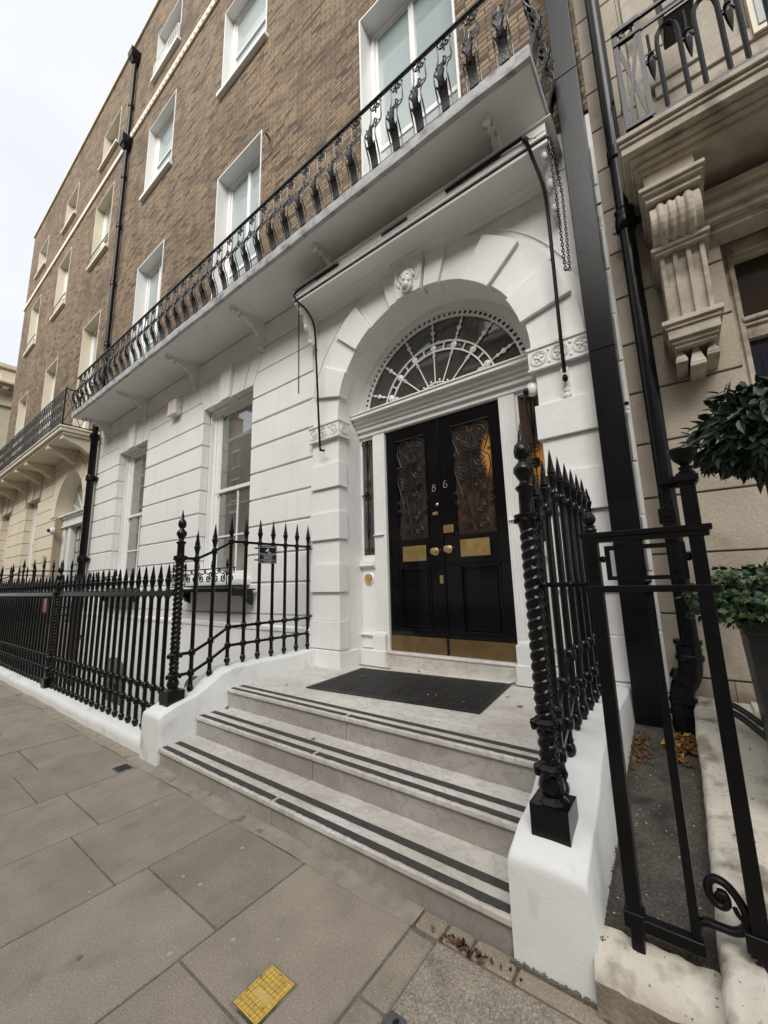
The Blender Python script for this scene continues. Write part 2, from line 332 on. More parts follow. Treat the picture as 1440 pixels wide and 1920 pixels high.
def smoothpath(pts, n=6):
    P = [Vector(p) for p in pts]; out_ = []
    for i in range(len(P)-1):
        a, c = P[i], P[i+1]; a0 = P[i-1] if i else a; c1 = P[i+2] if i+2 < len(P) else c
        for k in range(n):
            t = k/n; out_.append(.5*((2*a)+(-a0+c)*t+(2*a0-5*a+4*c-c1)*t*t+(-a0+3*a-3*c+c1)*t**3))
    out_.append(P[-1]); return out_
def ob(name, mb, mats, parent=None, smooth=0, bevel=0, seg=1):
    me = bpy.data.meshes.new(name); me.from_pydata(mb.v, [], mb.f)
    if isinstance(mats, str): mats = [mats]
    for q in mats: me.materials.append(MATS[q])
    for i, p in enumerate(me.polygons): p.material_index = mb.mi[i]
    if any(t != 1.0 for t in mb.t):
        at = me.attributes.new('tint', 'FLOAT_COLOR', 'FACE')
        for i, t in enumerate(mb.t):
            at.data[i].color = (t, t, t, 1) if isinstance(t, float) else (*t, 1)
    elif 'tint' not in me.attributes and any(q in ('pavement_stone', 'stone_right') for q in mats):
        at = me.attributes.new('tint', 'FLOAT_COLOR', 'FACE')
        for i in range(len(mb.t)): at.data[i].color = (1, 1, 1, 1)
    me.update()
    if smooth:
        for p in me.polygons: p.use_smooth = True
        me.set_sharp_from_angle(angle=radians(smooth))
    o = bpy.data.objects.new(name, me); COL.objects.link(o)
    if parent is not None: o.parent = parent
    if bevel:
        b = o.modifiers.new('bevel', 'BEVEL'); b.width = bevel; b.segments = seg; b.limit_method = 'ANGLE'; b.angle_limit = radians(40)
    return o
def thing(name, label, cat, group=None, loc=(0, 0, 0)):
    o = bpy.data.objects.new(name, None); COL.objects.link(o); o.location = loc; o.empty_display_size = .1
    return tag(o, label, cat, group)
def tag(o, label, cat, group=None, kind=None):
    if label: o['label'] = label
    if cat: o['category'] = cat
    if group: o['group'] = group
    if kind: o['kind'] = kind
    return o
def struct(name, mb, m_, **k):
    o = ob(name, mb, m_, **k); o['kind'] = 'structure'; return o
def text(mb, s_, size, mat4, ext=.001, align='CENTER'):
    c = bpy.data.curves.new('t', 'FONT'); c.body = s_; c.size = size; c.align_x = align; c.align_y = 'CENTER'; c.extrude = ext; c.resolution_u = 2
    o = bpy.data.objects.new('t', c); COL.objects.link(o); bpy.context.view_layer.update()
    me = o.to_mesh(); mb.add([tuple(mat4 @ v.co) for v in me.vertices], [tuple(p.vertices) for p in me.polygons]); o.to_mesh_clear()
    bpy.data.objects.remove(o); bpy.data.curves.remove(c)
def frame4(origin, xd, yd):
    x = Vector(xd).normalized(); y = Vector(yd).normalized(); z = x.cross(y); q = Matrix((x, y, z)).transposed().to_4x4(); q.translation = Vector(origin); return q
FACE_S = lambda o: frame4(o, (1, 0, 0), (0, 0, 1))          # writing on a surface facing -Y (the street)
FACE_E = lambda o: frame4(o, (0, 1, 0), (0, 0, 1))          # writing on a surface facing +X

WY = 3.77; BY = 3.80
JZ = [1.115, 1.574, 2.006, 2.455, 2.886, 3.33, 3.783, 4.222, 4.664, 5.11]
G = .011

# ================================================================ setting: ground
b = MB(); b.box(-300, 300, -300, 300, -2.9, -2.6); struct('ground', b, 'area_stone')
b = MB(); b.box(-120, 120, -11, -2.7, -2.59, -.12); struct('road', b, 'asphalt')
b = MB(); b.box(-120, 120, -2.7, -2.45, -2.59, .0); struct('kerb', b, 'mortar_fillet', bevel=.02)
b = MB(); b.box(-120, 120, -16, -11, -2.59, .0); struct('far_pavement', b, 'area_stone')
b = MB(); b.box(-60, 20, -2.449, 1.86, -2.59, -.006); struct('pavement_bed', b, 'pavement_joint')
# flagstones: columns .713 wide running away from the kerb, joints staggered
b = MB(); random.seed(3)
xl = [-1.205-.713*i for i in range(40)]+[]
for i in range(39):
    x1, x0 = xl[i], xl[i+1]; off = 1.04 if i % 2 == 0 else 1.21
    y = off; ys = [1.74]
    while y > -2.4: ys.append(y+random.uniform(-.01, .01)); y -= random.choice((.92, 1.05, 1.12))
    ys.append(-2.44)
    for k in range(len(ys)-1):
        t = random.uniform(.86, 1.08); b.tint = (t*random.uniform(.98, 1.02), t, t*random.uniform(.96, 1.01))
        g = .0035+random.uniform(0, .003); b.box(x0+g, x1-g, ys[k+1]+g, ys[k]-g, -.05, random.uniform(-.0015, .0015))
struct('pavement_flagstones', b, 'pavement_stone', bevel=.004)
b = MB(); b.tint = (.98, .98, .95)
for y0, y1 in ((-2.4, -.9), (-.89, .3), (.31, 1.13), (1.14, 1.36), (1.365, 1.72)): b.box(-1.198, -1.075, y0+.004, y1-.004, -.05, .002)
b.tint = (1.05, 1.02, .95)
for x0, x1 in ((-1.19, -1.06), (-1.055, -.93), (-.925, -.74), (-.735, -.3), (-.295, .35)): b.box(x0+.004, x1-.004, 1.735, 1.835, -.05, .012)
struct('edging_stones', b, 'pavement_stone', bevel=.008)
b = MB(); b.box(-1.066, 8, -2.44, 1.728, -.05, .004); struct('aggregate_slab', b, 'aggregate', bevel=.004)
# thin lime mortar line at the foot of steps and coping
b = MB(); random.seed(5); n = 260; vs = []; fs = []
for i in range(n+1):
    x = -12.5+(12.5-1.2)*i/n; yy = 1.728+.008*sin(x*5.1)+random.uniform(-.003, .003); vs += [(x, yy, .0022), (x, 1.805+.006*sin(x*9), .0034), (x, 1.87, .008+.003*sin(x*7.7))]
for i in range(n): 
    for k in (0, 1): fs.append((i*3+k, (i+1)*3+k, (i+1)*3+k+1, i*3+k+1))
b.add(vs, fs); struct('mortar_fillet', b, 'mortar_fillet')
b = MB(); random.seed(6)
for i in range(60):
    x = -.77+.36*i/60; b.box(x, x+.0062, 1.800, 1.83, 0, .012+.012*random.random()+.01*sin(i*.5)**2)
struct('dirt_line', b, 'pavement_joint')

# ================================================================ generic building parts
def wall_panels(b, x0, x1, z0, z1, y0, y1, ops):
    """solid wall from x0..x1, z0..z1 with rectangular openings, made of butted boxes"""
    zs = sorted({z0, z1, *[o[2] for o in ops], *[o[3] for o in ops]}); zs = [z for z in zs if z0 <= z <= z1]
    for a, c in zip(zs, zs[1:]):
        cuts = sorted([(o[0], o[1]) for o in ops if o[2] < (a+c)/2 < o[3]]); x = x0
        for p, q in cuts: b.box(x, p, y0, y1, a, c); x = q
        b.box(x, x1, y0, y1, a, c)

def window(parent, x0, x1, z0, z1, yf, mat_lining, mat_pane, yface, kind, name='window', lining=.0, sill=True, mat_frame='white_joinery', proud=.012):
    """one window part: the lining mesh; children frame, pane, sill"""
    L_ = MB(); d = yf+.06
    # lining of the reveal, proud of the wall face by a few mm
    t = .03
    L_.box(x0, x0+t, yface-proud, d, z0, z1); L_.box(x1-t, x1, yface-proud, d, z0, z1); L_.box(x0+t, x1-t, yface-proud, d, z1-t, z1)
    if lining:
        L_.box(x0-lining, x0, yface-proud, yface+.05, z0, z1+lining); L_.box(x1, x1+lining, yface-proud, yface+.05, z0, z1+lining); L_.box(x0, x1, yface-proud, yface+.05, z1, z1+lining)
    W = ob(name, L_, mat_lining, parent)
    fr = MB(); a0, a1 = x0+t, x1-t; j = .07; s_ = .05; y0 = yf; zt = z1-t; zb = z0
    fr.box(a0, a0+j, y0, y0+.09, zb, zt); fr.box(a1-j, a1, y0, y0+.09, zb, zt); fr.box(a0+j, a1-j, y0, y0+.09, zt-.06, zt); fr.box(a0+j, a1-j, y0, y0+.09, zb, zb+.07)
    i0, i1 = a0+j, a1-j; gy = y0+.045
    def bar(xa, xb, za, zb_, yy=gy, th=.03): fr.box(xa, xb, yy-.012, yy+th, za, zb_)
    bb, tt = zb+.07, zt-.06; P = MB()
    if kind == 'sash':
        zm = bb+(tt-bb)*.5
        bar(i0, i0+s_, bb, tt); bar(i1-s_, i1, bb, tt); bar(i0+s_, i1-s_, tt-.05, tt); bar(i0+s_, i1-s_, bb, bb+.07); bar(i0+s_, i1-s_, zm-.025, zm+.03, gy-.02)
    elif kind == 'ground':
        zm = 3.29
        fr.box(a0+j, a0+j+.10, y0+.02, y0+.06, zb+.07, zt-.06)
        i0 += .10
        bar(i0, i0+.045, bb, tt); bar(i1-.045, i1, bb, tt); bar(i0, i1, tt-.04, tt); bar(i0, i1, bb, bb+.07); bar(i0-.06, i1, zm-.03, zm+.035, gy-.03)
        c = (i0+i1)/2; bar(c-.016, c+.016, bb+.07, zm-.03); bar(i0+.045, c-.016, 2.42, 2.452); bar(c+.016, i1-.045, 2.42, 2.452)
        for xx in (i0+.01, i1-.04): fr.ball((xx+.015, gy-.03, zm-.06), .02, .02, .035, 6, 5)
    elif kind == 'casement':
        c = (i0+i1)/2
        bar(i0, i0+s_, bb, tt); bar(i1-s_, i1, bb, tt); bar(i0+s_, i1-s_, tt-.05, tt); bar(c-.045, c+.045, bb, tt-.05, gy-.02)
        for zz, h in ((bb+(tt-bb)*.715, .035), (bb+(tt-bb)*.46, .055), (bb+.45, .03)):
            bar(i0+s_, c-.045, zz-h, zz+h*.6); bar(c+.045, i1-s_, zz-h, zz+h*.6)
        bar(i0+s_, c-.045, bb, bb+.4, gy); bar(c+.045, i1-s_, bb, bb+.4, gy)
    P.box(i0, i1, gy+.004, gy+.012, bb, tt)
    ob('frame', fr, mat_frame, W, bevel=.004); ob('pane', P, mat_pane, W)
    if sill:
        s2 = MB(); s2.box(x0-.06, x1+.06, yface-.10, yface+.06, z0-.11, z0-.004); ob('sill', s2, mat_lining, W, bevel=.008)
    return W

# ================================================================ our terraced house
H = thing('terraced_house', 'four-storey brown brick townhouse with white ground floor and black double front door', 'building', loc=(-6.3, 3.77, 0))
H.location = (0, 0, 0)
X0, X1 = -12.74, -.2
BAY = [-10.37, -6.33, -2.27]; HW = .80
ops = []
for c in BAY:
    ops += [(c-.79, c+.79, 6.08, 10.30), (c-.83, c+.83, 12.62, 15.05), (c-.78, c+.78, 16.85, 18.62)]
b = MB(); wall_panels(b, X0, X1, 6.075, 20.2, BY, BY+.32, [(o[0]-.0, o[1]+.0, o[2], o[3]) for o in ops])
b.box(X0, X1, BY+.9, 11, -2.59, 20.1)
ob('brick_wall', b, 'london_brick', H)
for c in BAY:
    window(H, c-.79, c+.79, 6.08, 10.30, BY+.24, 'white_joinery', 'pane_upper', BY, 'casement', lining=.0, sill=False)
    window(H, c-.83, c+.83, 12.62, 15.05, BY+.20, 'white_joinery', 'pane_upper', BY, 'sash')
    wd = window(H, c-.78, c+.78, 16.85, 18.62, BY+.20, 'white_joinery', 'pane_upper', BY, 'sash')
    gd = MB(); gd.box(c-.78, c+.78, BY-.07, BY-.05, 17.38, 17.41); gd.box(c-.78, c+.78, BY-.07, BY-.05, 16.93, 16.95)
    for k in range(15): xx = c-.76+k*1.52/14; gd.box(xx-.008, xx+.008, BY-.068, BY-.052, 16.95, 17.38)
    gd.box(c-.78, c-.765, BY-.07, BY, 16.9, 17.41); gd.box(c+.765, c+.78, BY-.07, BY, 16.9, 17.41)
    ob('window_guard', gd, 'white_joinery', wd)
# gauged flat arches over the windows, darker red rubbers, 3 mm proud
for c in BAY:
    for hw, z in ((.79, 10.30), (.83, 15.05), (.78, 18.62)):
        b = MB(); n = 20
        for k in range(n):
            t0, t1 = -1+2*k/n, -1+2*(k+1)/n; g = .004
            b.prism([(c+t0*hw+g, z+.002), (c+t1*hw-g, z+.002), (c+t1*(hw+.13)-g, z+.31), (c+t0*(hw+.13)+g, z+.31)], 1, BY-.003, BY+.02)
        ob('brick_lintel', b, 'london_brick', H)
b = MB(); b.box(X0, X1, BY-.05, BY, 15.86, 16.12)
for k in range(62):
    xx = X0+.1+k*.2
    b.box(xx, xx+.09, BY-.065, BY-.05, 15.91, 16.07)
ob('string_course', b, 'cream_paint', H, bevel=.01)
b = MB(); b.box(X0, X1, BY-.06, BY+.35, 20.2, 20.3); ob('parapet_coping', b, 'stone_far', H, bevel=.01)

# ---- ground floor stucco
CX = -2.245
gw = [(c-.79, c+.79) for c in BAY[:2]]; gz0, gz1 = 1.66, 4.93
b = MB(); b.m = 0
def course(x0, x1, za, zb, y=WY, depth=.14, rl=True):
    """one rusticated block: chamfered top and bottom edge"""
    c_ = .012; b.prism([(y+c_, za+G), (y, za+G+c_), (y, zb-G-c_), (y+c_, zb-G), (y+depth, zb-G), (y+depth, za+G)], 0, x0, x1)
XA = -4.03          # left edge of the door surround
segs = [(X0, gw[0][0]), (gw[0][1], gw[1][0]), (gw[1][1], XA)]
rows = list(zip(JZ[1:-2], JZ[2:-1]))
for za, zb in rows:
    for s0, s1 in segs: course(s0, s1, za, zb)
course(X0, XA, 1.115, 1.574)
for x0, x1 in gw: b.box(x0, x1, WY, WY+.14, 1.574+G, 1.66)

for s0, s1 in segs: pass
# rows from 4.664 up, cut by the fan of voussoirs over each window
for row, (za, zb) in enumerate(((4.664, 5.11), (5.11, 5.52))):
    xs = [(X0, None, gw[0][0]), (gw[0][1], 1, gw[1][0]), (gw[1][1], 1, XA-.02+.25*0)]
    for i, (s0, lf, s1) in enumerate(xs):
        def edge(x, sg, z):     # slanting edge of the fan
            return x+sg*max(0, z-4.93)*.50
        p0 = lambda z: edge(s0, 1, z) if lf else s0
        p1 = lambda z: (edge(s1, -1, z) if i < 2 else s1+max(0, z-4.9)*0)
        zz = [za+G, zb-G] if row else [za+G, 4.93, zb-G]
        poly = [(p0(z)+.011*(1 if lf else 0), z) for z in zz][::-1]+[(p1(z)-.011, z) for z in zz]
        b.prism(poly[::-1], 1, WY, WY+.14)
b.box(X0, -.2, WY+.002, WY+.14, 5.52+G, 5.95)
# flat-arch voussoirs
for x0, x1 in gw:
    c = (x0+x1)/2; bs = [-.79, -.52, -.14, .14, .52, .79]
    for k in range(5):
        if k == 2: continue
        a, d = bs[k], bs[k+1]; g = .010; e = 1.39
        b.prism([(c+a+g, 4.932), (c+d-g, 4.932), (c+d*e-g, 5.52), (c+a*e+g, 5.52)], 1, WY, WY+.14)
    b.prism([(c-.14, 4.90), (c+.14, 4.90), (c+.19, 5.60), (c-.19, 5.60)], 1, WY-.06, WY+.14)
# plinth band and smooth wall below
b.box(X0, XA, WY-.02, WY+.14, .99, 1.115-.012); b.prism([(WY-.02, .985), (WY-.055, .95), (WY-.055, .90), (WY+.1, .90), (WY+.1, .985)], 0, X0, XA)
b.box(X0, -.2, WY-.04, WY+.14, -2.58, .30)
bz = [(-10.9, -9.9), (-7.25, -6.25)]
b.box(X0, XA, WY-.04, WY+.14, .30, .895)
b.m = 1
wall_panels(b, X0, XA+.3, 1.10, 5.95, WY+.024, WY+.139, [(x0-.016, x1+.016, gz0-.016, gz1+.016) for x0, x1 in gw])
ob('stucco_wall', b, ['white_stucco', 'joint_shadow'], H)
for x0, x1 in gw:
    # reveal lining sits inside the opening, with the joints carried round as fine grooves
    W = window(H, x0+.001, x1-.001, gz0, gz1, WY+.22, 'white_stucco', 'pane_ground', WY+.145, 'ground', sill=False, proud=0)
    s2 = MB(); s2.box(x0-.08, x1+.08, WY-.14, WY+.2, gz0-.11, gz0-.004); ob('sill', s2, 'white_stucco', W, bevel=.01)
for x0, x1 in ((-10.75, -9.75), (-7.2, -6.2)):      # basement windows down in the area
    k = MB(); pts = [(x0, -1.6), (x1, -1.6), (x1, -.15)]+[((x0+x1)/2+.5*cos(t), -.15+.22*sin(t)) for t in [pi*i/10 for i in range(1, 10)]]+[(x0, -.15)]
    k.prism(pts, 1, WY-.052, WY-.041); ob('basement_window', k, 'pane_side', H)

# ---- door surround
b = MB(); XL0, XL1 = -4.03, -3.53; XR0, XR1 = -.925, -.40
blocks = [(.96, 1.074, 0), (1.074, 1.428, 1), (1.428, 1.784, 0), (1.784, 2.106, 1), (2.106, 2.474, 0), (2.474, 2.804, 0), (2.804, 3.142, 0), (3.142, 3.488, 0)]
bl = [(.728, 1.074, 1), (1.074, 1.428, 0), (1.428, 1.784, 1), (1.784, 2.106, 0), (2.106, 2.474, 1), (2.474, 2.804, 0), (2.804, 3.142, 1), (3.142, 3.488, 0)]
for sg, x0, x1 in ((1, XL0, XL1), (-1, XR0, XR1)):
    for za, zb, p in bl:
        if sg > 0: b.box(x0, x1+.03*p, 3.745-.035*p, 3.88, za+.002, zb-.002)
        else: b.box(x0-.03*p, x1, 3.745-.035*p, 3.88, za+.002, zb-.002)
    # plinth in two stages
    if sg > 0: b.box(x0, x1+.035, 3.705, 4.06, .50, .70); b.prism([(3.705, .702), (3.74, .727), (3.9, .727), (3.9, .702)], 0, x0, x1+.02)
    else: b.box(x0-.035, x1, 3.705, 4.06, .50, .70); b.prism([(3.705, .702), (3.74, .727), (3.9, .727), (3.9, .702)], 0, x0-.02, x1)
    # plain inner jamb behind the blocks
    if sg > 0: b.box(x0, x1-.001, 3.88, 4.24, .50, 3.75)
    else: b.box(x0+.001, -.2, 3.88, 4.24, .50, 3.75)
b.box(-.40, -.2, 3.75, 3.88, .3, 5.95)
# arch backing with intrados, from angle 0..180
def arch_plate(b, cx, cz, R, xa, xb, zt, y0, y1, n=48):
    def outer(t):
        dx, dz = cos(t), sin(t); k = 1e9
        if dx > 1e-6: k = min(k, (xb-cx)/dx)
        if dx < -1e-6: k = min(k, (xa-cx)/dx)
        if dz > 1e-6: k = min(k, (zt-cz)/dz)
        return (cx+dx*k, cz+dz*k)
    ts = [pi*i/n for i in range(n+1)]+[atan2(zt-cz, xb-cx), pi-atan2(zt-cz, cx-xa)]; ts = sorted(ts)
    for a, c in zip(ts, ts[1:]):
        if c-a < 1e-5: continue
        pa, pc = (cx+R*cos(a), cz+R*sin(a)), (cx+R*cos(c), cz+R*sin(c)); oa, oc = outer(a), outer(c)
        k = len(b.v); vs = []
        for y in (y0, y1): vs += [(p[0], y, p[1]) for p in (pa, oa, oc, pc)]
        b.add(vs, [(0, 1, 2, 3), (7, 6, 5, 4), (0, 3, 7, 4), (1, 5, 6, 2)])
arch_plate(b, CX, 3.75, 1.295, XA, -.40, 5.52, WY+.003, 4.24)
def wedge(b, cx, cz, a0, a1, r0, r1, y0, y1, g=0, n=6):
    inn = []; ou = []
    for i in range(n+1):
        t = a0+(a1-a0)*i/n; gi = g/r0*(1 if i == 0 else (-1 if i == n else 0)); go = g/r1*(1 if i == 0 else (-1 if i == n else 0))
        inn.append((cx+r0*cos(t+gi), cz+r0*sin(t+gi))); ou.append((cx+r1*cos(t+go), cz+r1*sin(t+go)))
    b.prism(inn+ou[::-1], 1, y0, y1)
A = [0, 13.5, 28.7, 43, 58.6, 74, 83]
for i in range(6):
    for mir in (0, 1):
        a0, a1 = radians(A[i]), radians(A[i+1])
        if mir: a0, a1 = pi-a1, pi-a0
        if i % 2 == 1: wedge(b, CX, 3.75, a0, a1, 1.265, 1.76, 3.70, 3.88)
        else: wedge(b, CX, 3.75, a0, a1, 1.2955, 1.80 if i else 1.78, 3.745, 3.79, .004)
wedge(b, CX, 3.75, radians(1), radians(179), 1.86, 1.875, WY-.012, WY+.01, 0, 40)
ob('door_surround', b, 'white_stucco', H, bevel=.006, seg=2)
# keystone with a carved head
b = MB(); b.prism([(CX-.21, 4.98), (CX+.13, 4.98), (CX+.20, 5.50), (CX-.26, 5.50)], 1, 3.66, 3.85)
b.box(CX-.27, CX+.21, 3.62, 3.85, 5.44, 5.50)
hx = CX-.03; hz = 5.13
b.ball((hx, 3.645, hz+.02), .085, .075, .115, 16, 12); b.ball((hx, 3.62, hz-.07), .055, .06, .06, 12, 8)
b.prism([(hx-.012, hz-.02), (hx+.012, hz-.02), (hx+.007, hz+.05), (hx-.007, hz+.05)], 1, 3.555, 3.60); b.ball((hx, 3.565, hz-.015), .018, .022, .016, 8, 6)
for sx in (-1, 1): b.ball((hx+sx*.034, 3.590, hz+.050), .026, .018, .011, 8, 6); b.ball((hx+sx*.040, 3.598, hz-.02), .028, .022, .03, 8, 6)
b.ball((hx, 3.575, hz-.055), .028, .016, .010, 8, 6)
random.seed(11)
for k in range(15):
    t = pi*(.02+.96*k/14); b.ball((hx+.088*cos(t), 3.645, hz+.045+.095*sin(t)), .024, .03, .024, 7, 5)
for k in range(18):
    t = pi*(1.0+k/17); b.ball((hx+.062*cos(t), 3.625, hz-.06+.075*sin(t)), .020, .024, .024, 6, 5)
for sx in (-1, 1): b.tube(smoothpath([(hx+sx*.15, 3.655, hz+.24), (hx+sx*.165, 3.65, hz+.08), (hx+sx*.12, 3.655, hz-.02)]), .012, 6)
ob('keystone_head', b, 'white_relief', H, smooth=50)
# frieze blocks with rings and rosettes
for sg, x0, x1 in ((1, XL0-.02, XL1+.045), (-1, XR0-.045, XR1)):
    b = MB(); b.box(x0, x1, 3.70, 3.92, 3.49, 3.715)
    b.box(x0-.01, x1+.01, 3.685, 3.93, 3.70, 3.725); b.box(x0-.008, x1+.008, 3.688, 3.93, 3.487, 3.505)
    L_ = x1-x0
    for k in range(3):
        cx = x0+L_*(k+.5)/3
        for rr in (.072, .058): b.tube([(cx+rr*cos(t)*1.05, 3.697, 3.60+rr*sin(t)) for t in [2*pi*i/16 for i in range(16)]], .0065, 5, True)
        b.ball((cx, 3.695, 3.60), .018, .012, .018, 8, 5)
        for p in range(5): t = 2*pi*p/5+.3; b.ball((cx+.033*cos(t), 3.697, 3.60+.033*sin(t)), .015, .010, .015, 6, 4)
        if k < 2:
            for dz in (-.06, .06): b.ball((x0+L_*(k+1)/3, 3.698, 3.60+dz), .015, .01, .02, 6, 4)
    if sg > 0:
        cy = 3.81
        for rr in (.072, .055): b.tube([(x1+.003, cy+rr*cos(t), 3.60+rr*sin(t)) for t in [2*pi*i/16 for i in range(16)]], .0065, 5, True)
        for p in range(6): t = 2*pi*p/6; b.ball((x1+.004, cy+.033*cos(t), 3.60+.033*sin(t)), .010, .015, .015, 6, 4)
    ob('frieze_block', b, 'white_relief', H, smooth=50)

# ---- door screen
DY = 4.22
b = MB()
def fluted(x0, x1, z0, z1):
    b.box(x0, x1, 4.182, 4.26, z0, z1); n = 4; w_ = (x1-x0)/(2*n+1)
    for k in range(n+1): b.box(x0+w_*2*k, x0+w_*(2*k+1), 4.172, 4.183, z0+.04, z1-.03)
for x0, x1 in ((-3.285, -3.125), (-1.445, -1.285)):
    fluted(x0, x1, .89, 3.57); b.box(x0-.02, x1+.02, 4.11, 4.26, .50, .88); b.box(x0-.01, x1+.01, 4.14, 4.26, .88, .905)
    b.box(x0-.03, x1+.025, 4.09, 4.26, .50, .69)
    b.box(x0-.005, x1+.005, 4.148, 4.20, 2.15, 2.165)
b.box(-3.125, -3.092, 4.18, 4.28, .69, 3.57); b.box(-1.468, -1.445, 4.18, 4.28, .69, 3.57)
b.box(-3.092, -1.468, 4.19, 4.28, 3.565, 3.60)
# transom: stepped cornice
for y0, z0, z1 in ((4.17, 3.57, 3.64), (4.13, 3.64, 3.70), (4.10, 3.70, 3.745), (4.06, 3.745, 3.80), (4.00, 3.80, 3.845), (3.985, 3.845, 3.868)):
    b.box(-3.53, -.92, y0, 4.28, z0, z1)
# side light frames and the panels below them
for x0, x1 in ((-3.53, -3.285), (-1.285, -.92)):
    g0, g1 = (x0+.03, x1-.012)
    b.box(x0, g0, 4.205, 4.28, 1.82, 3.57); b.box(g1, x1, 4.205, 4.28, 1.82, 3.57); b.box(g0, g1, 4.205, 4.28, 3.53, 3.57); b.box(g0, g1, 4.205, 4.28, 1.82, 1.90)
    b.box(x0, x1, 4.19, 4.28, .70, 1.79); b.box(x0, x1, 4.13, 4.28, .50, .69)
    b.box(x0, x1, 4.15, 4.28, .86, .885)
    for yy, z0, z1 in ((4.155, 1.73, 1.75), (4.13, 1.75, 1.775), (4.15, 1.775, 1.82)): b.box(x0, x1, yy, 4.2, z0, z1)
ob('door_screen', b, 'white_joinery', H, bevel=.004)
b = MB(); b.box(-3.12, -1.45, 4.14, 4.30, .50, .655); ob('door_step', b, 'marble_tread', H, bevel=.004)
b = MB(); b.tube([(-3.12, 4.15, .672), (-1.45, 4.15, .672)], .021, 10); b.box(-3.12, -1.45, 4.15, 4.32, .656, .692); ob('door_sill', b, 'marble_nosing', H, smooth=40)

def tubes(b, pts, rr, y, n=5): b.tube([(p[0], y, p[1]) for p in pts], rr, n)
def spiral(cx, cz, r_, turns, sx=1, sz=1, a0=0, rin=.15, n=None):
    n = n or int(14*turns); pts = []
    for i in range(n+1):
        t = i/n; R = r_*(1-(1-rin)*t); a = a0+2*pi*turns*t
        pts.append((cx+sx*R*cos(a), cz+sz*R*sin(a)))
    return pts
def side_grille(parent, cx, z0, z1, y, w_=.085):
    b = MB(); q = lambda t: z0+(z1-z0)*t
    b.box(cx-.006, cx+.006, y-.006, y+.006, z0, z1)
    for sx in (-1, 1):
        tubes(b, [(cx+sx*w_*1.1, q(1.0)), (cx+sx*w_*1.0, q(.985)), (cx+sx*.01, q(.985))], .006, y)
        tubes(b, spiral(cx+sx*w_*1.05, q(.985)-.018, .02, 1.1, sx, 1, pi/2), .005, y)
        tubes(b, [(cx+sx*.006, q(.985)), (cx+sx*.045, q(.94)), (cx+sx*.045, q(.89)), (cx+sx*.02, q(.80)), (cx+sx*.006, q(.70))], .006, y)
        tubes(b, spiral(cx+sx*.02, q(.955), .016, 1, sx, 1, pi/2), .004, y)
        for t in (.64, .615, .59): tubes(b, [(cx, q(t)), (cx+sx*.04, q(t-.004)), (cx+sx*.055, q(t+.012))], .006, y)
        tubes(b, [(cx+sx*.01, q(.36)), (cx+sx*.035, q(.34)), (cx+sx*.032, q(.27)), (cx+sx*.008, q(.12))], .006, y)
        for t in (.42, .40): tubes(b, [(cx, q(t)), (cx+sx*.035, q(t-.004)), (cx+sx*.05, q(t+.014))], .005, y)
        tubes(b, spiral(cx+sx*.045, q(.03)+.012, .035, 1.3, sx, 1, -pi/2), .006, y)
    for k in range(8):
        t = 2*pi*k/8; b.ball((cx+.035*cos(t), y-.01, q(.51)+.045*sin(t)), .02, .012, .022, 6, 5)
    b.ball((cx, y-.02, q(.51)), .022, .02, .022, 8, 6)
    b.box(cx-w_*1.3, cx, y-.004, y+.004, q(.505), q(.515))
    return ob('side_grille', b, 'black_gloss', parent, smooth=50)
for cx, x0, x1 in ((-3.395, -3.50, -3.285), (-1.12, -1.27, -.93)):
    b = MB(); b.box(x0-.02, x1+.02, 4.222, 4.232, 1.90, 3.53); sp_ = ob('sidelight', b, 'pane_side' if cx < -2 else 'pane_reeded', H); side_grille(sp_, cx, 1.91, 3.52, 4.19)

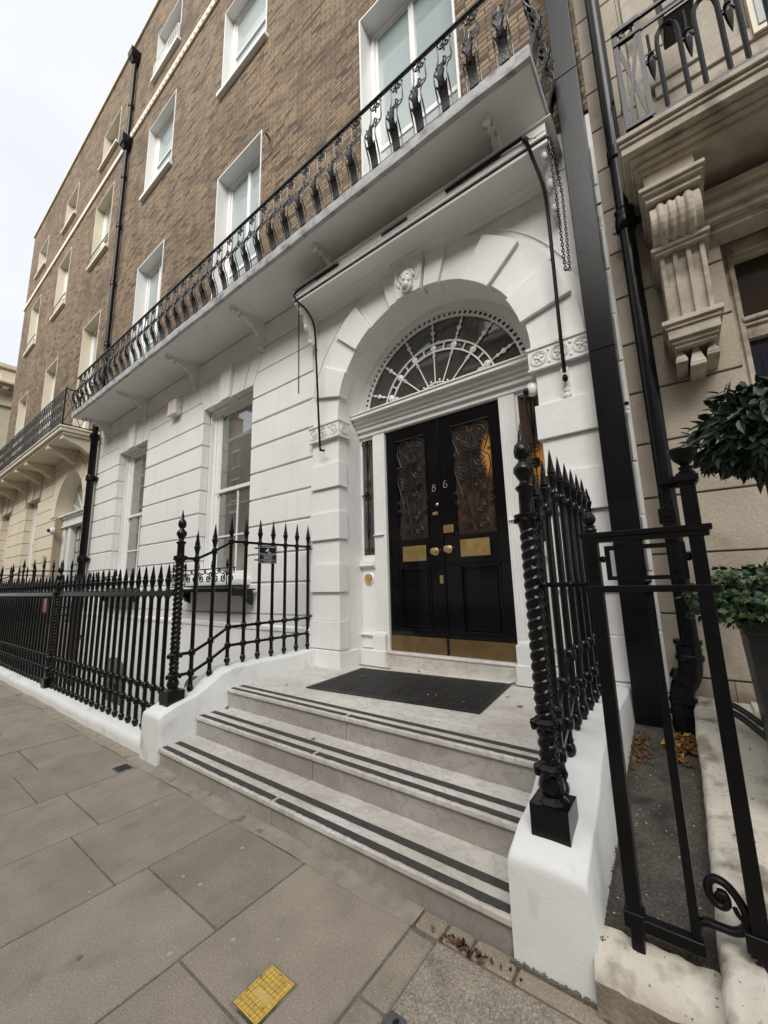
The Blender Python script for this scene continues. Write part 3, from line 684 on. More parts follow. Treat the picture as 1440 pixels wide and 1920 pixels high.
def door_grille(parent, x0, x1, z0, z1, y):
    b = MB(); cx = (x0+x1)/2; W_ = (x1-x0)/2; Hh = z1-z0; q = lambda t: z0+Hh*t
    def T(pts, rr=.0075): tubes(b, pts, rr, y, 5)
    b.box(cx-.008, cx+.008, y-.008, y+.004, q(.12), q(.88)); b.box(x0-.02, x1+.02, y-.012, y+.004, z0-.012, z0+.004); b.box(x0-.01, x1+.01, y-.012, y+.004, z1, z1+.012)
    for s_ in (-1, 1):
        X = lambda k: cx+s_*W_*k
        def SP(k, t, rr, turns, a0, sz=1, rin=.12): T(spiral(X(k), q(t), rr, turns, s_, sz, a0, rin))
        SP(.50, .895, .42*W_, 1.6, pi*.9, -1); SP(.50, .80, .30*W_, 1.5, 0, 1); SP(.30, .775, .2*W_, 1.3, pi, 1)
        SP(.45, .645, .36*W_, 1.6, pi*.5, -1); SP(.55, .55, .2*W_, 1.2, pi, 1)
        SP(.30, .43, .22*W_, 1.5, pi*.5, 1); SP(.52, .37, .2*W_, 1.4, 0, -1)
        SP(.42, .215, .25*W_, 1.6, pi*.5, -1); SP(.5, .075, .32*W_, 1.8, pi*.5, 1); SP(.94, .27, .14*W_, 1.4, 0, 1); SP(.96, .715, .1*W_, 1.2, 0, 1); SP(1.0, .36, .12*W_, 1.2, 0, 1)
        T([(X(.10), q(.95)), (X(.5), q(1.0)), (X(.95), q(.95)), (X(1.0), q(.85)), (X(.72), q(.72))])
        T([(X(.10), q(.70)), (X(.55), q(.72)), (X(.95), q(.66)), (X(1.0), q(.56)), (X(.80), q(.44)), (X(.62), q(.34)), (X(.66), q(.2))])
        T([(X(.04), q(.52)), (X(.3), q(.46)), (X(.36), q(.34)), (X(.14), q(.15))])
        for t in (.60, .565, .53, .50): T([(X(.06), q(t)), (X(.3), q(t-.022)), (X(.6), q(t-.018)), (X(.78), q(t+.012))], .008)
        T([(X(.16), q(.96)), (X(.1), q(.9)), (X(.22), q(.83)), (X(.08), q(.75))])
        T([(X(.0), q(.02)), (X(.12), q(.06)), (X(.14), q(.13))]); T([(X(.9), q(.02)), (X(.98), q(.08)), (X(.9), q(.15))])
    b.box(cx-W_*.45, cx+W_*.45, y-.014, y, q(.735), q(.748)); b.box(cx-W_*.2, cx+W_*.2, y-.012, y, q(.12), q(.13)); b.box(cx-W_*.2, cx+W_*.2, y-.012, y, q(.90), q(.908))
    for k in range(9): b.ball((cx+W_*.1*(k-4), y-.01, q(.755)), .012, .01, .014, 5, 4)
    return ob('grille', b, 'grille_iron', parent, smooth=50)
def door(x0, x1, hand):
    D = MB(); z0, z1 = .697, 3.562; g0, g1 = (x0+.185, x1-.19) if hand < 0 else (x0+.20, x1-.135)
    gz0_, gz1_ = 2.055, 3.40; p0, p1, q0, q1 = g0-.01, g1+.01, .94, 1.72
    wall_panels(D, x0, x1, z0, z1, DY, DY+.05, [(g0, g1, gz0_, gz1_), (p0, p1, q0, q1)])
    D.box(p0, p1, DY+.022, DY+.05, q0, q1)
    for a, c in ((.0, .030), (.045, .06)):              # panel mouldings
        D.box(p0+a, p1-a, DY-.012+a*.4, DY+.022, q0+a, q0+c); D.box(p0+a, p1-a, DY-.012+a*.4, DY+.022, q1-c, q1-a)
        D.box(p0+a, p0+c, DY-.012+a*.4, DY+.022, q0+c, q1-c); D.box(p1-c, p1-a, DY-.012+a*.4, DY+.022, q0+c, q1-c)
    for (xa, xb, za, zb) in ((g0-.02, g1+.02, gz0_-.02, gz0_), (g0-.02, g1+.02, gz1_, gz1_+.02), (g0-.02, g0, gz0_, gz1_), (g1, g1+.02, gz0_, gz1_)): D.box(xa, xb, DY-.012, DY-.001, za, zb)
    if hand > 0: D.box(x0-.018, x0+.012, DY-.014, DY-.0005, z0, z1)
    d = ob('door', D, 'black_door', H, bevel=.003); 
    k = MB(); k.box(g0, g1, DY+.03, DY+.036, gz0_, gz1_); ob('glass', k, 'pane_reeded' if hand > 0 else 'pane_door', d)
    door_grille(d, g0+.01, g1-.01, gz0_+.02, gz1_-.02, DY-.012)
    k = MB(); k.box(x0+.004, x1-.004, DY-.006, DY, z0+.002, .878)
    for xx in (x0+.06, (x0+x1)/2, x1-.06):
        for zz in (.72, .85): k.ball((xx, DY-.007, zz), .006, .003, .006, 6, 4)
    ob('kick_plate', k, 'brass_dull', d)
    return d, g0, g1
dl, _, _ = door(-3.088, -2.283, -1); dr, _, _ = door(-2.277, -1.472, 1)
dl['label'] = 'left door leaf with grey glass and numeral 8'; dr['label'] = 'right door leaf with amber glowing glass and numeral 6'
for d, x0, x1, z0, z1 in ((dl, -2.863, -2.52, 1.785, 1.975), (dr, -2.055, -1.70, 1.803, 2.0)):
    k = MB(); k.box(x0, x1, DY-.008, DY, z0, z1); k.box(x0+.012, (x0+x1)/2-.004, DY-.013, DY-.008, z0+.014, z1-.014); k.box((x0+x1)/2+.004, x1-.012, DY-.013, DY-.008, z0+.014, z1-.014)
    k.box((x0+x1)/2-.004, (x0+x1)/2+.004, DY-.018, DY-.008, z0+.05, z1-.05)
    ob('letter_plate', k, 'brass', d, bevel=.002)
rotY = Matrix.Rotation(radians(90), 4, 'X')
for d, x, z in ((dl, -2.385, 1.885), (dr, -2.205, 1.90)):
    k = MB(); k.lathe([(.046, 0), (.046, .008), (.036, .012), (.018, .016), (.016, .04), (.026, .048), (.040, .056), (.042, .068), (.034, .08), (.012, .086), (0.001, .087)], (x, DY, z), 18, rotY); ob('knob', k, 'brass', d, smooth=40)
k = MB()
for cz_, rr in ((2.650, .0235), (2.693, .0185)): k.tube([(-2.367+rr*cos(t), DY-.006, cz_+rr*1.02*sin(t)) for t in [2*pi*i/16 for i in range(16)]], .0042, 5, True)
ob('numeral', k, 'steel_numeral', dl)
k = MB(); k.tube([(-2.202+.0245*cos(t), DY-.018, 2.668+.025*sin(t)) for t in [2*pi*i/16 for i in range(16)]], .0042, 5, True)
k.tube(smoothpath([(-2.226, DY-.018, 2.668), (-2.224, DY-.018, 2.695), (-2.208, DY-.018, 2.722), (-2.188, DY-.018, 2.728)]), .0042, 5); ob('numeral', k, 'steel_numeral', dr)
k = MB(); k.lathe([(.018, 0), (.018, .006), (.010, .012), (.001, .013)], (-2.335, DY, 2.455), 12, rotY); ob('spyhole', k, 'brass', dl, smooth=40)
k = MB(); k.box(-2.40, -2.33, DY-.006, DY, 2.33, 2.368); ob('lock_plate', k, 'brass', dl)
k = MB(); k.box(-2.256, -2.125, DY-.018, DY-.013, 2.095, 2.188); 
ob('name_plate', k, 'brass', dr)
k = MB()
for i, w_ in enumerate((.04, .05, .045, .035)): k.box(-2.19-w_, -2.19+w_, DY-.0195, DY-.018, 2.168-.021*i-.003, 2.168-.021*i+.003)
ob('engraving', k, 'brass_dull', dr)
k = MB(); k.box(-2.346, -2.30, DY-.006, DY, 1.505, 1.60); k.box(-2.334, -2.312, DY-.008, DY-.006, 1.53, 1.57); ob('keyhole_plate', k, 'brass', dl)
# bell push on its round white board
k = MB(); k.lathe([(.085, 0), (.085, .012), (.075, .02), (.001, .02)], (-3.40, 4.19, 1.59), 28, rotY); bell = ob('bell_push', k, 'white_joinery', H, smooth=40)
k = MB(); k.lathe([(.068, .018), (.066, .028), (.052, .032), (.048, .022), (.03, .020), (.022, .03), (.018, .046), (.008, .05), (.001, .05)], (-3.40, 4.19, 1.59), 28, rotY); ob('bell_rose', k, 'brass', bell, smooth=40)

# ---- fanlight
FX, FZ, FY = -2.262, 3.75, 4.20
b = MB(); n = 48; R = 1.14
b.prism([(FX+R*cos(pi*i/n), max(FZ+R*sin(pi*i/n), 3.87)) for i in range(n+1)], 1, FY+.03, FY+.04)
fl = ob('fanlight', b, 'pane_fan', H)
b = MB()
def ring(cx, cz, R0, R1, y0, y1, a0=0.03, a1=pi-.03, n=48):
    for i in range(n): wedge(b, cx, cz, a0+(a1-a0)*i/n, a0+(a1-a0)*(i+1)/n, R0, R1, y0, y1, 0, 1)
A0 = math.asin(.118/1.2); 
ring(FX, FZ, 1.215, 1.32, FY-.03, FY+.06, A0*.6, pi-A0*.6)          # frame
ring(FX, FZ, 1.30, 1.34, FY-.06, FY-.031, A0*.6, pi-A0*.6)
ob('fanlight_frame', b, 'white_joinery', fl)
b = MB(); ring(FX, FZ, 1.195, 1.216, FY-.004, FY+.02, A0, pi-A0); ring(FX, FZ, 1.118, 1.132, FY-.004, FY+.02, A0, pi-A0)
nc = 46
for i in range(nc):
    a = A0+(pi-2*A0)*(i+.5)/nc; cx, cz = FX+1.163*cos(a), FZ+1.163*sin(a)
    ca, sa = cos(a), sin(a)
    b.tube([(cx+(.032*cos(t)*ca-.030*sin(t)*sa), FY-.002, cz+(.032*cos(t)*sa+.030*sin(t)*ca)) for t in [2*pi*k/12 for k in range(12)]], .0095, 5, True)
    a2 = A0+(pi-2*A0)*i/nc
    for rr in (1.143, 1.186): b.ball((FX+rr*cos(a2), FY-.002, FZ+rr*sin(a2)), .014, .006, .014, 5, 4)
Ai = .165
ring(FX, FZ, .80, .818, FY-.004, FY+.018, Ai, pi-Ai, 40); ring(FX, FZ, .695, .712, FY-.004, FY+.018, Ai, pi-Ai, 40)
ring(FX, FZ, .27, .285, FY-.004, FY+.018, .45, pi-.45, 16); ring(FX, FZ, .20, .213, FY-.004, FY+.018, .6, pi-.6, 12)
for i in range(15):
    a = radians(11.25*(i+.5)+5.6)
    if i % 2 == 0 or True:
        aa = radians(11.25*(i+.5)+5.6)
for i in range(8):
    a = radians(11.25+22.5*i); 
    for s_ in (-1, 1):
        b.tube([(FX+rr*cos(a+s_*da), FY+.006, FZ+rr*sin(a+s_*da)) for rr, da in ((.705, .022), (.73, .008), (.755, .004), (.78, .008), (.806, .022))], .006, 5)
for i in range(8):
    a = radians(22.5*(i+.5)); cx, cz = FX+.242*cos(a), FZ+.242*sin(a)
    if cz > 3.86: b.tube([(cx+.026*cos(t), FY+.006, cz+.026*sin(t)) for t in [2*pi*k/8 for k in range(8)]], .006, 5, True)
    cx, cz = FX+.31*cos(a), FZ+.31*sin(a)
    if cz > 3.87: b.ball((cx, FY+.005, cz), .016, .01, .016, 6, 4)
for i in range(1, 8):
    a = radians(22.5*i); d = Vector((cos(a), 0, sin(a)))
    prof = [(.285, .009), (.40, .008), (.52, .008), (.60, .008), (.605, .022), (.612, .008), (.625, .008), (.632, .03), (.642, .010), (.652, .032), (.662, .01), (.668, .024), (.675, .010), (.69, .012),
            (.715, .018), (.735, .040), (.755, .046), (.775, .040), (.795, .018), (.82, .007), (.87, .008), (.885, .018), (.90, .022), (.92, .010), (.94, .012), (.96, .03), (.985, .034), (1.005, .012), (1.03, .009), (1.04, .022), (1.055, .02), (1.08, .009), (1.12, .010)]
    pts = [Vector((FX, FY+.006, FZ))+d*p[0] for p in prof]
    k0 = len(b.v); b.tube(pts, [p[1] for p in prof], 6)
    for k in range(k0, len(b.v)): v = b.v[k]; b.v[k] = (v[0], FY+.006+(v[1]-FY-.006)*.5, v[2])
ob('tracery', b, 'white_joinery', fl, smooth=50)

# ---- balcony slab (house part) with brackets
b = MB(); b.box(-12.2, -.535, 2.985, WY-.001, 5.955, 6.045); bal = ob('balcony', b, 'soffit', H, bevel=.004)
b = MB(); n = 120; vs = []; fs = []; random.seed(4)
for i in range(n+1):
    x = -12.22+(12.22-.52)*i/n; j = random.uniform(-.003, .003)+.003*sin(x*6); k2 = .004*sin(x*3.7)+.002*sin(x*11)-.004
    vs += [(x, 3.02, 5.953+k2), (x, 2.963+j*.3, 5.95+k2), (x, 2.955+j, 6.0), (x, 2.962, 6.075+j*.3), (x, WY, 6.078)]
for i in range(n):
    for k in range(4): fs.append((i*5+k, i*5+k+1, (i+1)*5+k+1, (i+1)*5+k))
b.add(vs, [q[::-1] for q in fs]); b.box(-.538, -.518, 2.965, WY, 5.95, 6.077); b.box(-12.235, -12.2, 2.965, WY, 5.95, 6.077)
ob('lead_edge', b, 'lead', bal, smooth=50)
def bracket():
    b = MB(); t = .035
    pr = [(3.14, 5.955), (3.14, 5.91), (3.17, 5.885), (3.25, 5.90), (3.38, 5.86), (3.52, 5.80), (3.63, 5.70), (3.68, 5.60), (3.70, 5.50), (3.72, 5.46), (3.77, 5.44), (3.77, 5.955)]
    b.prism(pr, 0, -t, t)
    random.seed(8)
    for k in range(10):
        a, c = pr[2+k % 8], pr[3+k % 8]; 
        for s_ in (-1, 1): b.ball((s_*t, (a[0]+c[0])/2, (a[1]+c[1])/2), .018, .032, .026, 6, 4)
    b.ball((0, 3.165, 5.88), .045, .035, .035, 8, 6); b.ball((0, 3.70, 5.50), .045, .035, .04, 8, 6)
    return b
bm = None
for x in (-12.0, -9.75, -7.45, -5.28, -3.38, -1.0):
    if bm is None: o = ob('bracket', bracket(), 'soffit', bal, smooth=45); bm = o
    else: o = bm.copy(); COL.objects.link(o); o.parent = bal
    o.location = (x, 0, 0)

# ================================================================ balcony railing of the house
RB = thing('balcony_railing', 'black bellied cast iron balcony railing with acanthus panels above the front door', 'railing')
def by(z):                               # bombe profile of the bars
    t = (z-6.08)/.95
    return 3.0-.03*(1-t)-.105*math.exp(-((t-.36)/.20)**2)+.010*math.exp(-((t-.78)/.14)**2)
def bal_panel():
    b = MB(); zs = [6.08+.95*i/22 for i in range(23)]
    for sx in (-1, 1):
        b.tube([(sx*(.072+(.008 if .55 < (z-6.08)/.95 < .75 else 0)), by(z), z) for z in zs], .0078, 6)
    # acanthus: solid foot, then curling leaf
    def strip(zw, dy=0, th=.012):
        vs = []; 
        for z, w_ in zw: vs += [(-w_, by(z)+dy-th, z), (w_, by(z)+dy-th, z), (w_, by(z)+dy, z), (-w_, by(z)+dy, z)]
        fs = []
        for i in range(len(zw)-1):
            for k in range(4): fs.append((i*4+k, i*4+(k+1) % 4, i*4+4+(k+1) % 4, i*4+4+k))
        fs.append((3, 2, 1, 0)); b.add(vs, fs)
    strip([(6.08, .040), (6.14, .042), (6.22, .043), (6.285, .050), (6.30, .052), (6.315, .034), (6.36, .032), (6.40, .038), (6.415, .028), (6.46, .027), (6.50, .031), (6.515, .020), (6.56, .020), (6.59, .016), (6.62, .006)], 0, .014)
    strip([(6.28, .016), (6.36, .019), (6.46, .017), (6.55, .012), (6.62, .004)], -.015, .012)
    for z, w_ in ((6.30, .050), (6.40, .040), (6.50, .032), (6.58, .020)):
        for sx in (-1, 1): b.tube([(sx*w_*.6, by(z-.03)-.010, z-.04), (sx*w_, by(z)-.016, z-.005), (sx*(w_+.010), by(z)-.026, z+.008), (sx*(w_+.004), by(z)-.034, z-.006)], [.007, .009, .008, .003], 5)
    b.tube([(.024*cos(t), by(6.71)-.004, 6.71+.052*sin(t)) for t in [2*pi*k/12 for k in range(12)]], .0085, 5, True); b.ball((0, by(6.71)-.004, 6.71), .010, .010, .03, 6, 4)
    for sx in (-1, 1): b.tube([(sx*.024, by(6.71)-.004, 6.71), (sx*.074, by(6.71), 6.71)], .005, 4)
    for cx, cz in ((-.028, 6.945), (.028, 6.945), (0, 6.985)): b.tube([(cx+.024*cos(t), by(cz), cz+.022*sin(t)) for t in [2*pi*k/9 for k in range(9)]], .008, 5, True)
    b.ball((0, by(6.90)-.003, 6.895), .012, .01, .03, 6, 5); b.ball((0, by(6.945), 6.945), .012, .012, .012, 6, 4)
    for sx in (-1, 1): b.tube([(sx*.05, by(6.93), 6.945), (sx*.072, by(6.93), 6.94)], .005, 4); b.ball((sx*.072, by(6.97), 6.975), .013, .013, .016, 6, 4)
    b.box(-.03, .03, by(6.085)-.012, by(6.085)+.012, 6.078, 6.094)
    return b
p0 = ob('baluster_panel', bal_panel(), 'iron_balcony', RB, smooth=45)
N = 39; xs = [-2.2+.0-.2955*k for k in range(-5, 34)]
for i, x in enumerate(xs):
    o = p0 if i == 0 else p0.copy()
    if i: COL.objects.link(o); o.parent = RB
    o.location = (x, 0, 0)
for i, (x, y) in enumerate(((-.56, 3.12), (-.56, 3.40), (-.56, 3.66), (-12.17, 3.12), (-12.17, 3.40), (-12.17, 3.66))):
    o = p0.copy(); COL.objects.link(o); o.parent = RB; s_ = 1 if x > -5 else -1
    o.rotation_euler = (0, 0, s_*pi/2); o.location = (x-3.0*-s_*0, y, 0)
    # local (x,y) -> after rotation about z by +-90: world = (-+y, +-x)
    o.location = (x+s_*3.0, y, 0)
b = MB(); b.box(-12.21, -.52, 2.975, 3.015, 7.03, 7.045); b.box(-12.205, -.525, 2.985, 3.005, 7.017, 7.03)
b.box(-.57, -.53, 3.015, BY, 7.03, 7.045); b.box(-12.21, -12.17, 3.015, BY, 7.03, 7.045)
ob('handrail', b, 'iron_balcony', RB)
b = MB(); b.box(-12.2, -.54, 2.965, 2.985, 6.072, 6.09); ob('bottom_rail', b, 'iron_balcony', RB)

# ================================================================ entrance steps
ST = thing('entrance_steps', 'three white veined marble steps with black grip strips up to the front door', 'steps')
LV = [(1.82, .154), (2.15, .331), (2.47, .508)]; yend = [2.19, 2.51, 4.20]; SX0, SX1 = -3.925, -.755
for i, (yf_, zt) in enumerate(LV):
    j = (-2.36, -2.33, -2.29)[i]
    b = MB(); g = .0025
    zb = (0, .154, .331)[i]-.03
    for a, c in ((SX0, j-g), (j+g, SX1)): b.box(a, c, yf_+.022, yend[i]-.01, zb, zt-.034)
    step = ob('step', b, 'marble_riser', ST, bevel=.003)
    b = MB()
    xs_ = [SX0, j, SX1]; 
    ycut = [yf_, yend[i]] if i < 2 else [yf_, 2.80, 3.55, 4.2]
    for a, c in zip(xs_, xs_[1:]):
        for ya, yb in zip(ycut, ycut[1:]): b.box(a+g, c-g, ya+(.001 if ya > yf_ else 0), yb-.0015, zt-.033, zt)
    ob('tread', b, 'marble_tread', step, bevel=.007, seg=2)
    random.seed(20+i)
    for s0, s1 in ((.022, .070), (.135, .188)) if i < 2 else ((.022, .066), (.125, .175)):
        b = MB(); n = 110; vs = []; fs = []; dx = (SX1-SX0-.05)/n
        for k in range(n+1):
            x = SX0+.03+dx*k; jt = random.uniform(-.0035, .0035)*(1 if s0 < .1 else .4)
            vs += [(x, yf_+s0+jt, zt+.0012), (x, yf_+s0+jt, zt+.003), (x, yf_+s1, zt+.003), (x, yf_+s1, zt+.0012)]
        for k in range(n):
            if s0 < .1 and abs(SX0+.03+dx*(k+.5)-j) < .014: continue
            for q in range(3): fs.append((k*4+q, k*4+q+1, k*4+q+5, k*4+q+4))
        b.add(vs, [q[::-1] for q in fs]); ob('grip_strip', b, 'grit_strip', step)
    if i == 2:
        for xa_, xb_ in ((-3.48, -3.0), (-1.47, -1.0)): b = MB(); b.box(xa_, xb_, 4.03, 4.065, zt+.001, zt+.003); ob('grip_strip', b, 'grit_strip', step)
b = MB(); b.box(SX0, SX1, 4.2, 4.35, .3, .5); ob('landing_back', b, 'marble_riser', ST)

# cheek walls
def cheek(x0, x1, name, label, flare=0, base_z=0):
    b = MB(); pr = [(1.815, -.03), (1.815, .375), (1.822, .398), (1.845, .415), (1.96, .462), (2.10, .495), (2.22, .545), (2.32, .605), (2.42, .662), (2.52, .688), (2.66, .70), (3.70, .70)]
    n = 14; rnd = .017
    # rounded cross-section: list of (x offset fraction, z drop)
    cs = [(x0, None), (x0, rnd), (x0+rnd*.3, rnd*.3), (x0+rnd, 0), ((x0+x1)/2, -.004), (x1-rnd, 0), (x1-rnd*.3, rnd*.3), (x1, rnd), (x1, None)]
    vs = []; ys = [p for p in pr if p[1] > .35]; fs = []; random.seed(int(abs(x0)*100))
    fine = []
    for (ya, za), (yb, zb) in zip(ys, ys[1:]):
        k = max(1, int((yb-ya)/.06))
        for i in range(k): fine.append((ya+(yb-ya)*i/k, za+(zb-za)*i/k))
    fine.append(ys[-1])
    for i, (y, z) in enumerate(fine):
        for x, dz in cs:
            jx = random.uniform(-.0018, .0018)+.003*sin(y*9+x*7); jz = random.uniform(-.0012, .0012)+.002*sin(y*11)
            fl_ = flare if (dz is None and x == x1) else 0
            vs.append((x+jx+fl_, y if i else y+(0), (-.03 if dz is None else z-dz+jz)))
    m_ = len(cs)
    for i in range(len(fine)-1):
        for k in range(m_-1): fs.append((i*m_+k, i*m_+k+1, (i+1)*m_+k+1, (i+1)*m_+k))
    fs.append(tuple(range(m_))[::-1]); fs.append(tuple((len(fine)-1)*m_+k for k in range(m_)))
    b.add(vs, [q[::-1] for q in fs])
    o = ob(name, b, 'white_masonry_paint', smooth=42); tag(o, label, 'wall', 'white low walls beside the entrance steps'); return o
cheek(-4.26, -3.928, 'low_wall', 'swept white rendered low wall on the left of the entrance steps')
cheek(-.752, -.45, 'low_wall', 'swept white rendered low wall on the right of the steps nearest the camera', .03)
# long white coping under the front railing
b = MB(); random.seed(9); vs = []; fs = []; n = 240
for i in range(n+1):
    x = -12.7+(12.7-4.262)*i/n; j = lambda a: random.uniform(-a, a); w1 = .006*sin(x*2.3)+.004*sin(x*7.1+1)
    vs += [(x, 1.840+w1, -.03), (x, 1.838+w1+j(.0015), .06), (x, 1.845+w1+j(.001), .112+w1*.4), (x, 1.875+w1*.5, .129+w1*.3), (x, 2.19, .13), (x, 2.21, .11), (x, 2.21, -2.58)]
for i in range(n):
    for k in range(6): fs.append((i*7+k, i*7+k+1, (i+1)*7+k+1, (i+1)*7+k))
b.add(vs, fs); fs = None
tag(ob('coping_wall', b, 'white_masonry_paint', smooth=60), 'long low white coping under the front iron railing along the pavement', 'wall')

# ================================================================ iron railings
def spike(b, x, y, z, h=.29, s=1.0, n=8):
    """collar and spear point: z is the top of the rail"""
    b.lathe([(.020*s, z), (.024*s, z+.01), (.016*s, z+.025), (.022*s, z+.07), (.030*s, z+.10), (.032*s, z+.115), (.020*s, z+.13), (.026*s, z+.135), (.017*s, z+.18), (.008*s, z+.25), (.001, z+h)], (x, y, 0), n)
def knob(b, x, y, z, s=1.0, n=8): b.lathe([(.019*s, z-.035), (.030*s, z-.026), (.034*s, z-.01), (.034*s, z+.01), (.030*s, z+.026), (.019*s, z+.035)], (x, y, 0), n)
def foot(b, x, y, z, s=1.0, n=8): b.lathe([(.018*s, z-.01), (.018*s, z+.008), (.027*s, z+.018), (.032*s, z+.04), (.027*s, z+.06), (.018*s, z+.072), (.024*s, z+.078), (.024*s, z+.088), (.017*s, z+.094)], (x, y, 0), n)
def leafy(b, x, y, z, r_=.058, h=.04, n=8):
    """leafy octagonal capital"""
    b.lathe([(r_*.55, z-h), (r_*.8, z-h*.55), (r_, z-h*.1), (r_*1.05, z+h*.25), (r_*.85, z+h*.6), (r_*.55, z+h)], (x, y, 0), n)
    for k in range(n):
        t = 2*pi*k/n; b.ball((x+r_*.98*cos(t), y+r_*.98*sin(t), z-h*.2), r_*.24, r_*.24, h*.55, 5, 4)
def twisted_newel(parent, x, y, zb, tip, zt0, zt1, tw=.036, box=.078, bx0=None):
    b = MB(); bh = .145
    b.box(x-box, x+box, y-box, y+box, zb-.02, zb+bh)
    b.lathe([(box*.85, zb+bh), (box*.55, zb+bh+.02), (box*.72, zb+bh+.05), (box*.62, zb+bh+.085), (box*.42, zb+bh+.11)], (x, y, 0), 12)
    leafy(b, x, y, zb+bh+.125, .062, .035); 
    # short barley twist up to the second collar then the long one
    def twist(z0, z1, rr):
        n = max(8, int((z1-z0)/.005)); m_ = 16; vs = []; fs = []
        for i in range(n+1):
            z = z0+(z1-z0)*i/n; ph = z*2*pi/.047
            for k in range(m_):
                a = 2*pi*k/m_; R_ = rr*(.84+.38*abs(cos(a-ph*.5))**.55); vs.append((x+R_*cos(a), y+R_*sin(a), z))
        for i in range(n):
            for k in range(m_): k2 = (k+1) % m_; fs.append((i*m_+k, i*m_+k2, (i+1)*m_+k2, (i+1)*m_+k))
        b.add(vs, fs)
    twist(zb+bh+.15, zt0-.03, tw); leafy(b, x, y, zt0, .062, .035); twist(zt0+.03, zt1-.06, tw)
    b.lathe([(.036, zt1-.07), (.046, zt1-.045), (.052, zt1-.02), (.066, zt1), (.066, zt1+.012), (.04, zt1+.02)], (x, y, 0), 12); leafy(b, x, y, zt1-.012, .06, .025)
    h = tip-zt1
    b.lathe([(.038, zt1+.012), (.036, zt1+.03*h/.5), (.034, zt1+h*.26), (.046, zt1+h*.29), (.048, zt1+h*.31), (.030, zt1+h*.335), (.022, zt1+h*.37), (.034, zt1+h*.41), (.050, zt1+h*.47), (.048, zt1+h*.52), (.024, zt1+h*.575), (.020, zt1+h*.60),
             (.036, zt1+h*.63), (.041, zt1+h*.69), (.034, zt1+h*.755), (.018, zt1+h*.79), (.014, zt1+h*.84), (.007, zt1+h*.93), (.001, tip)], (x, y, 0), 12)
    return ob('newel_post', b, 'black_gloss', parent, smooth=40)
def flat_rail(b, p, q, w_=.014, h=.016):
    p, q = Vector(p), Vector(q); d = (q-p).normalized(); s_ = d.cross(Vector((0, 0, 1))).normalized()*w_; uu = Vector((0, 0, h))
    b.add([tuple(p-s_-uu), tuple(p+s_-uu), tuple(p+s_+uu), tuple(p-s_+uu), tuple(q-s_-uu), tuple(q+s_-uu), tuple(q+s_+uu), tuple(q-s_+uu)], [(3, 2, 1, 0), (4, 5, 6, 7), (0, 1, 5, 4), (1, 2, 6, 5), (2, 3, 7, 6), (3, 0, 4, 7)])
# front railing along the pavement
FR = thing('front_railing', 'long black spear-topped iron railing between pavement and basement area', 'railing')
FYR = 1.98; bars = [-4.27-.1775*k for k in range(47)]; pb = None
def front_bar():
    b = MB(); foot(b, 0, 0, .13); b.lathe([(.0205, .215), (.0205, 1.47)], (0, 0, 0), 8); knob(b, 0, 0, .375); knob(b, 0, 0, .555); spike(b, 0, 0, 1.515, .275, 1.02); return b
for x in bars:
    if abs(x+7.82) < .06: continue
    if pb is None: o = pb = ob('bar', front_bar(), 'black_gloss', FR, smooth=40)
    else: o = pb.copy(); COL.objects.link(o); o.parent = FR
    o.location = (x, FYR, 0)
b = MB(); b.box(-12.6, -4.12, FYR-.022, FYR+.022, 1.462, 1.515); b.box(-12.6, -4.12, FYR-.03, FYR+.03, 1.462, 1.472)
for x in bars:      # little cusped arches under the top rail
    b.prism([(x+.02, 1.462), (x+.055, 1.462), (x+.02, 1.43)], 1, FYR-.012, FYR+.012); b.prism([(x-.02, 1.462), (x-.02, 1.43), (x-.055, 1.462)], 1, FYR-.012, FYR+.012)
ob('top_rail', b, 'black_gloss', FR)
for z in (.375, .555):
    b = MB(); b.box(-12.6, -4.14, FYR-.013, FYR+.013, z-.013, z+.013)
    for x in bars:
        for s_ in (-1, 1): b.lathe([(.013, 0), (.026, .012), (.013, .024)], (x+s_*.06, FYR, z), 6, Matrix.Rotation(radians(90), 4, 'Y'))
    ob('lower_rail', b, 'black_gloss', FR, smooth=40)
b = MB(); b.box(-.01, .01, 0, .45, .15, 1.0) if False else None
twisted_newel(FR, -7.82, 1.98, .12, 2.02, .555, 1.50, .034, .075)
b = MB()
for x in (-5.9, -9.7): b.tube([(x, 1.99, .50), (x, 2.10, .46), (x, 2.16, .36), (x, 2.17, .12)], .012, 6)
ob('stay', b, 'black_gloss', FR, smooth=40)
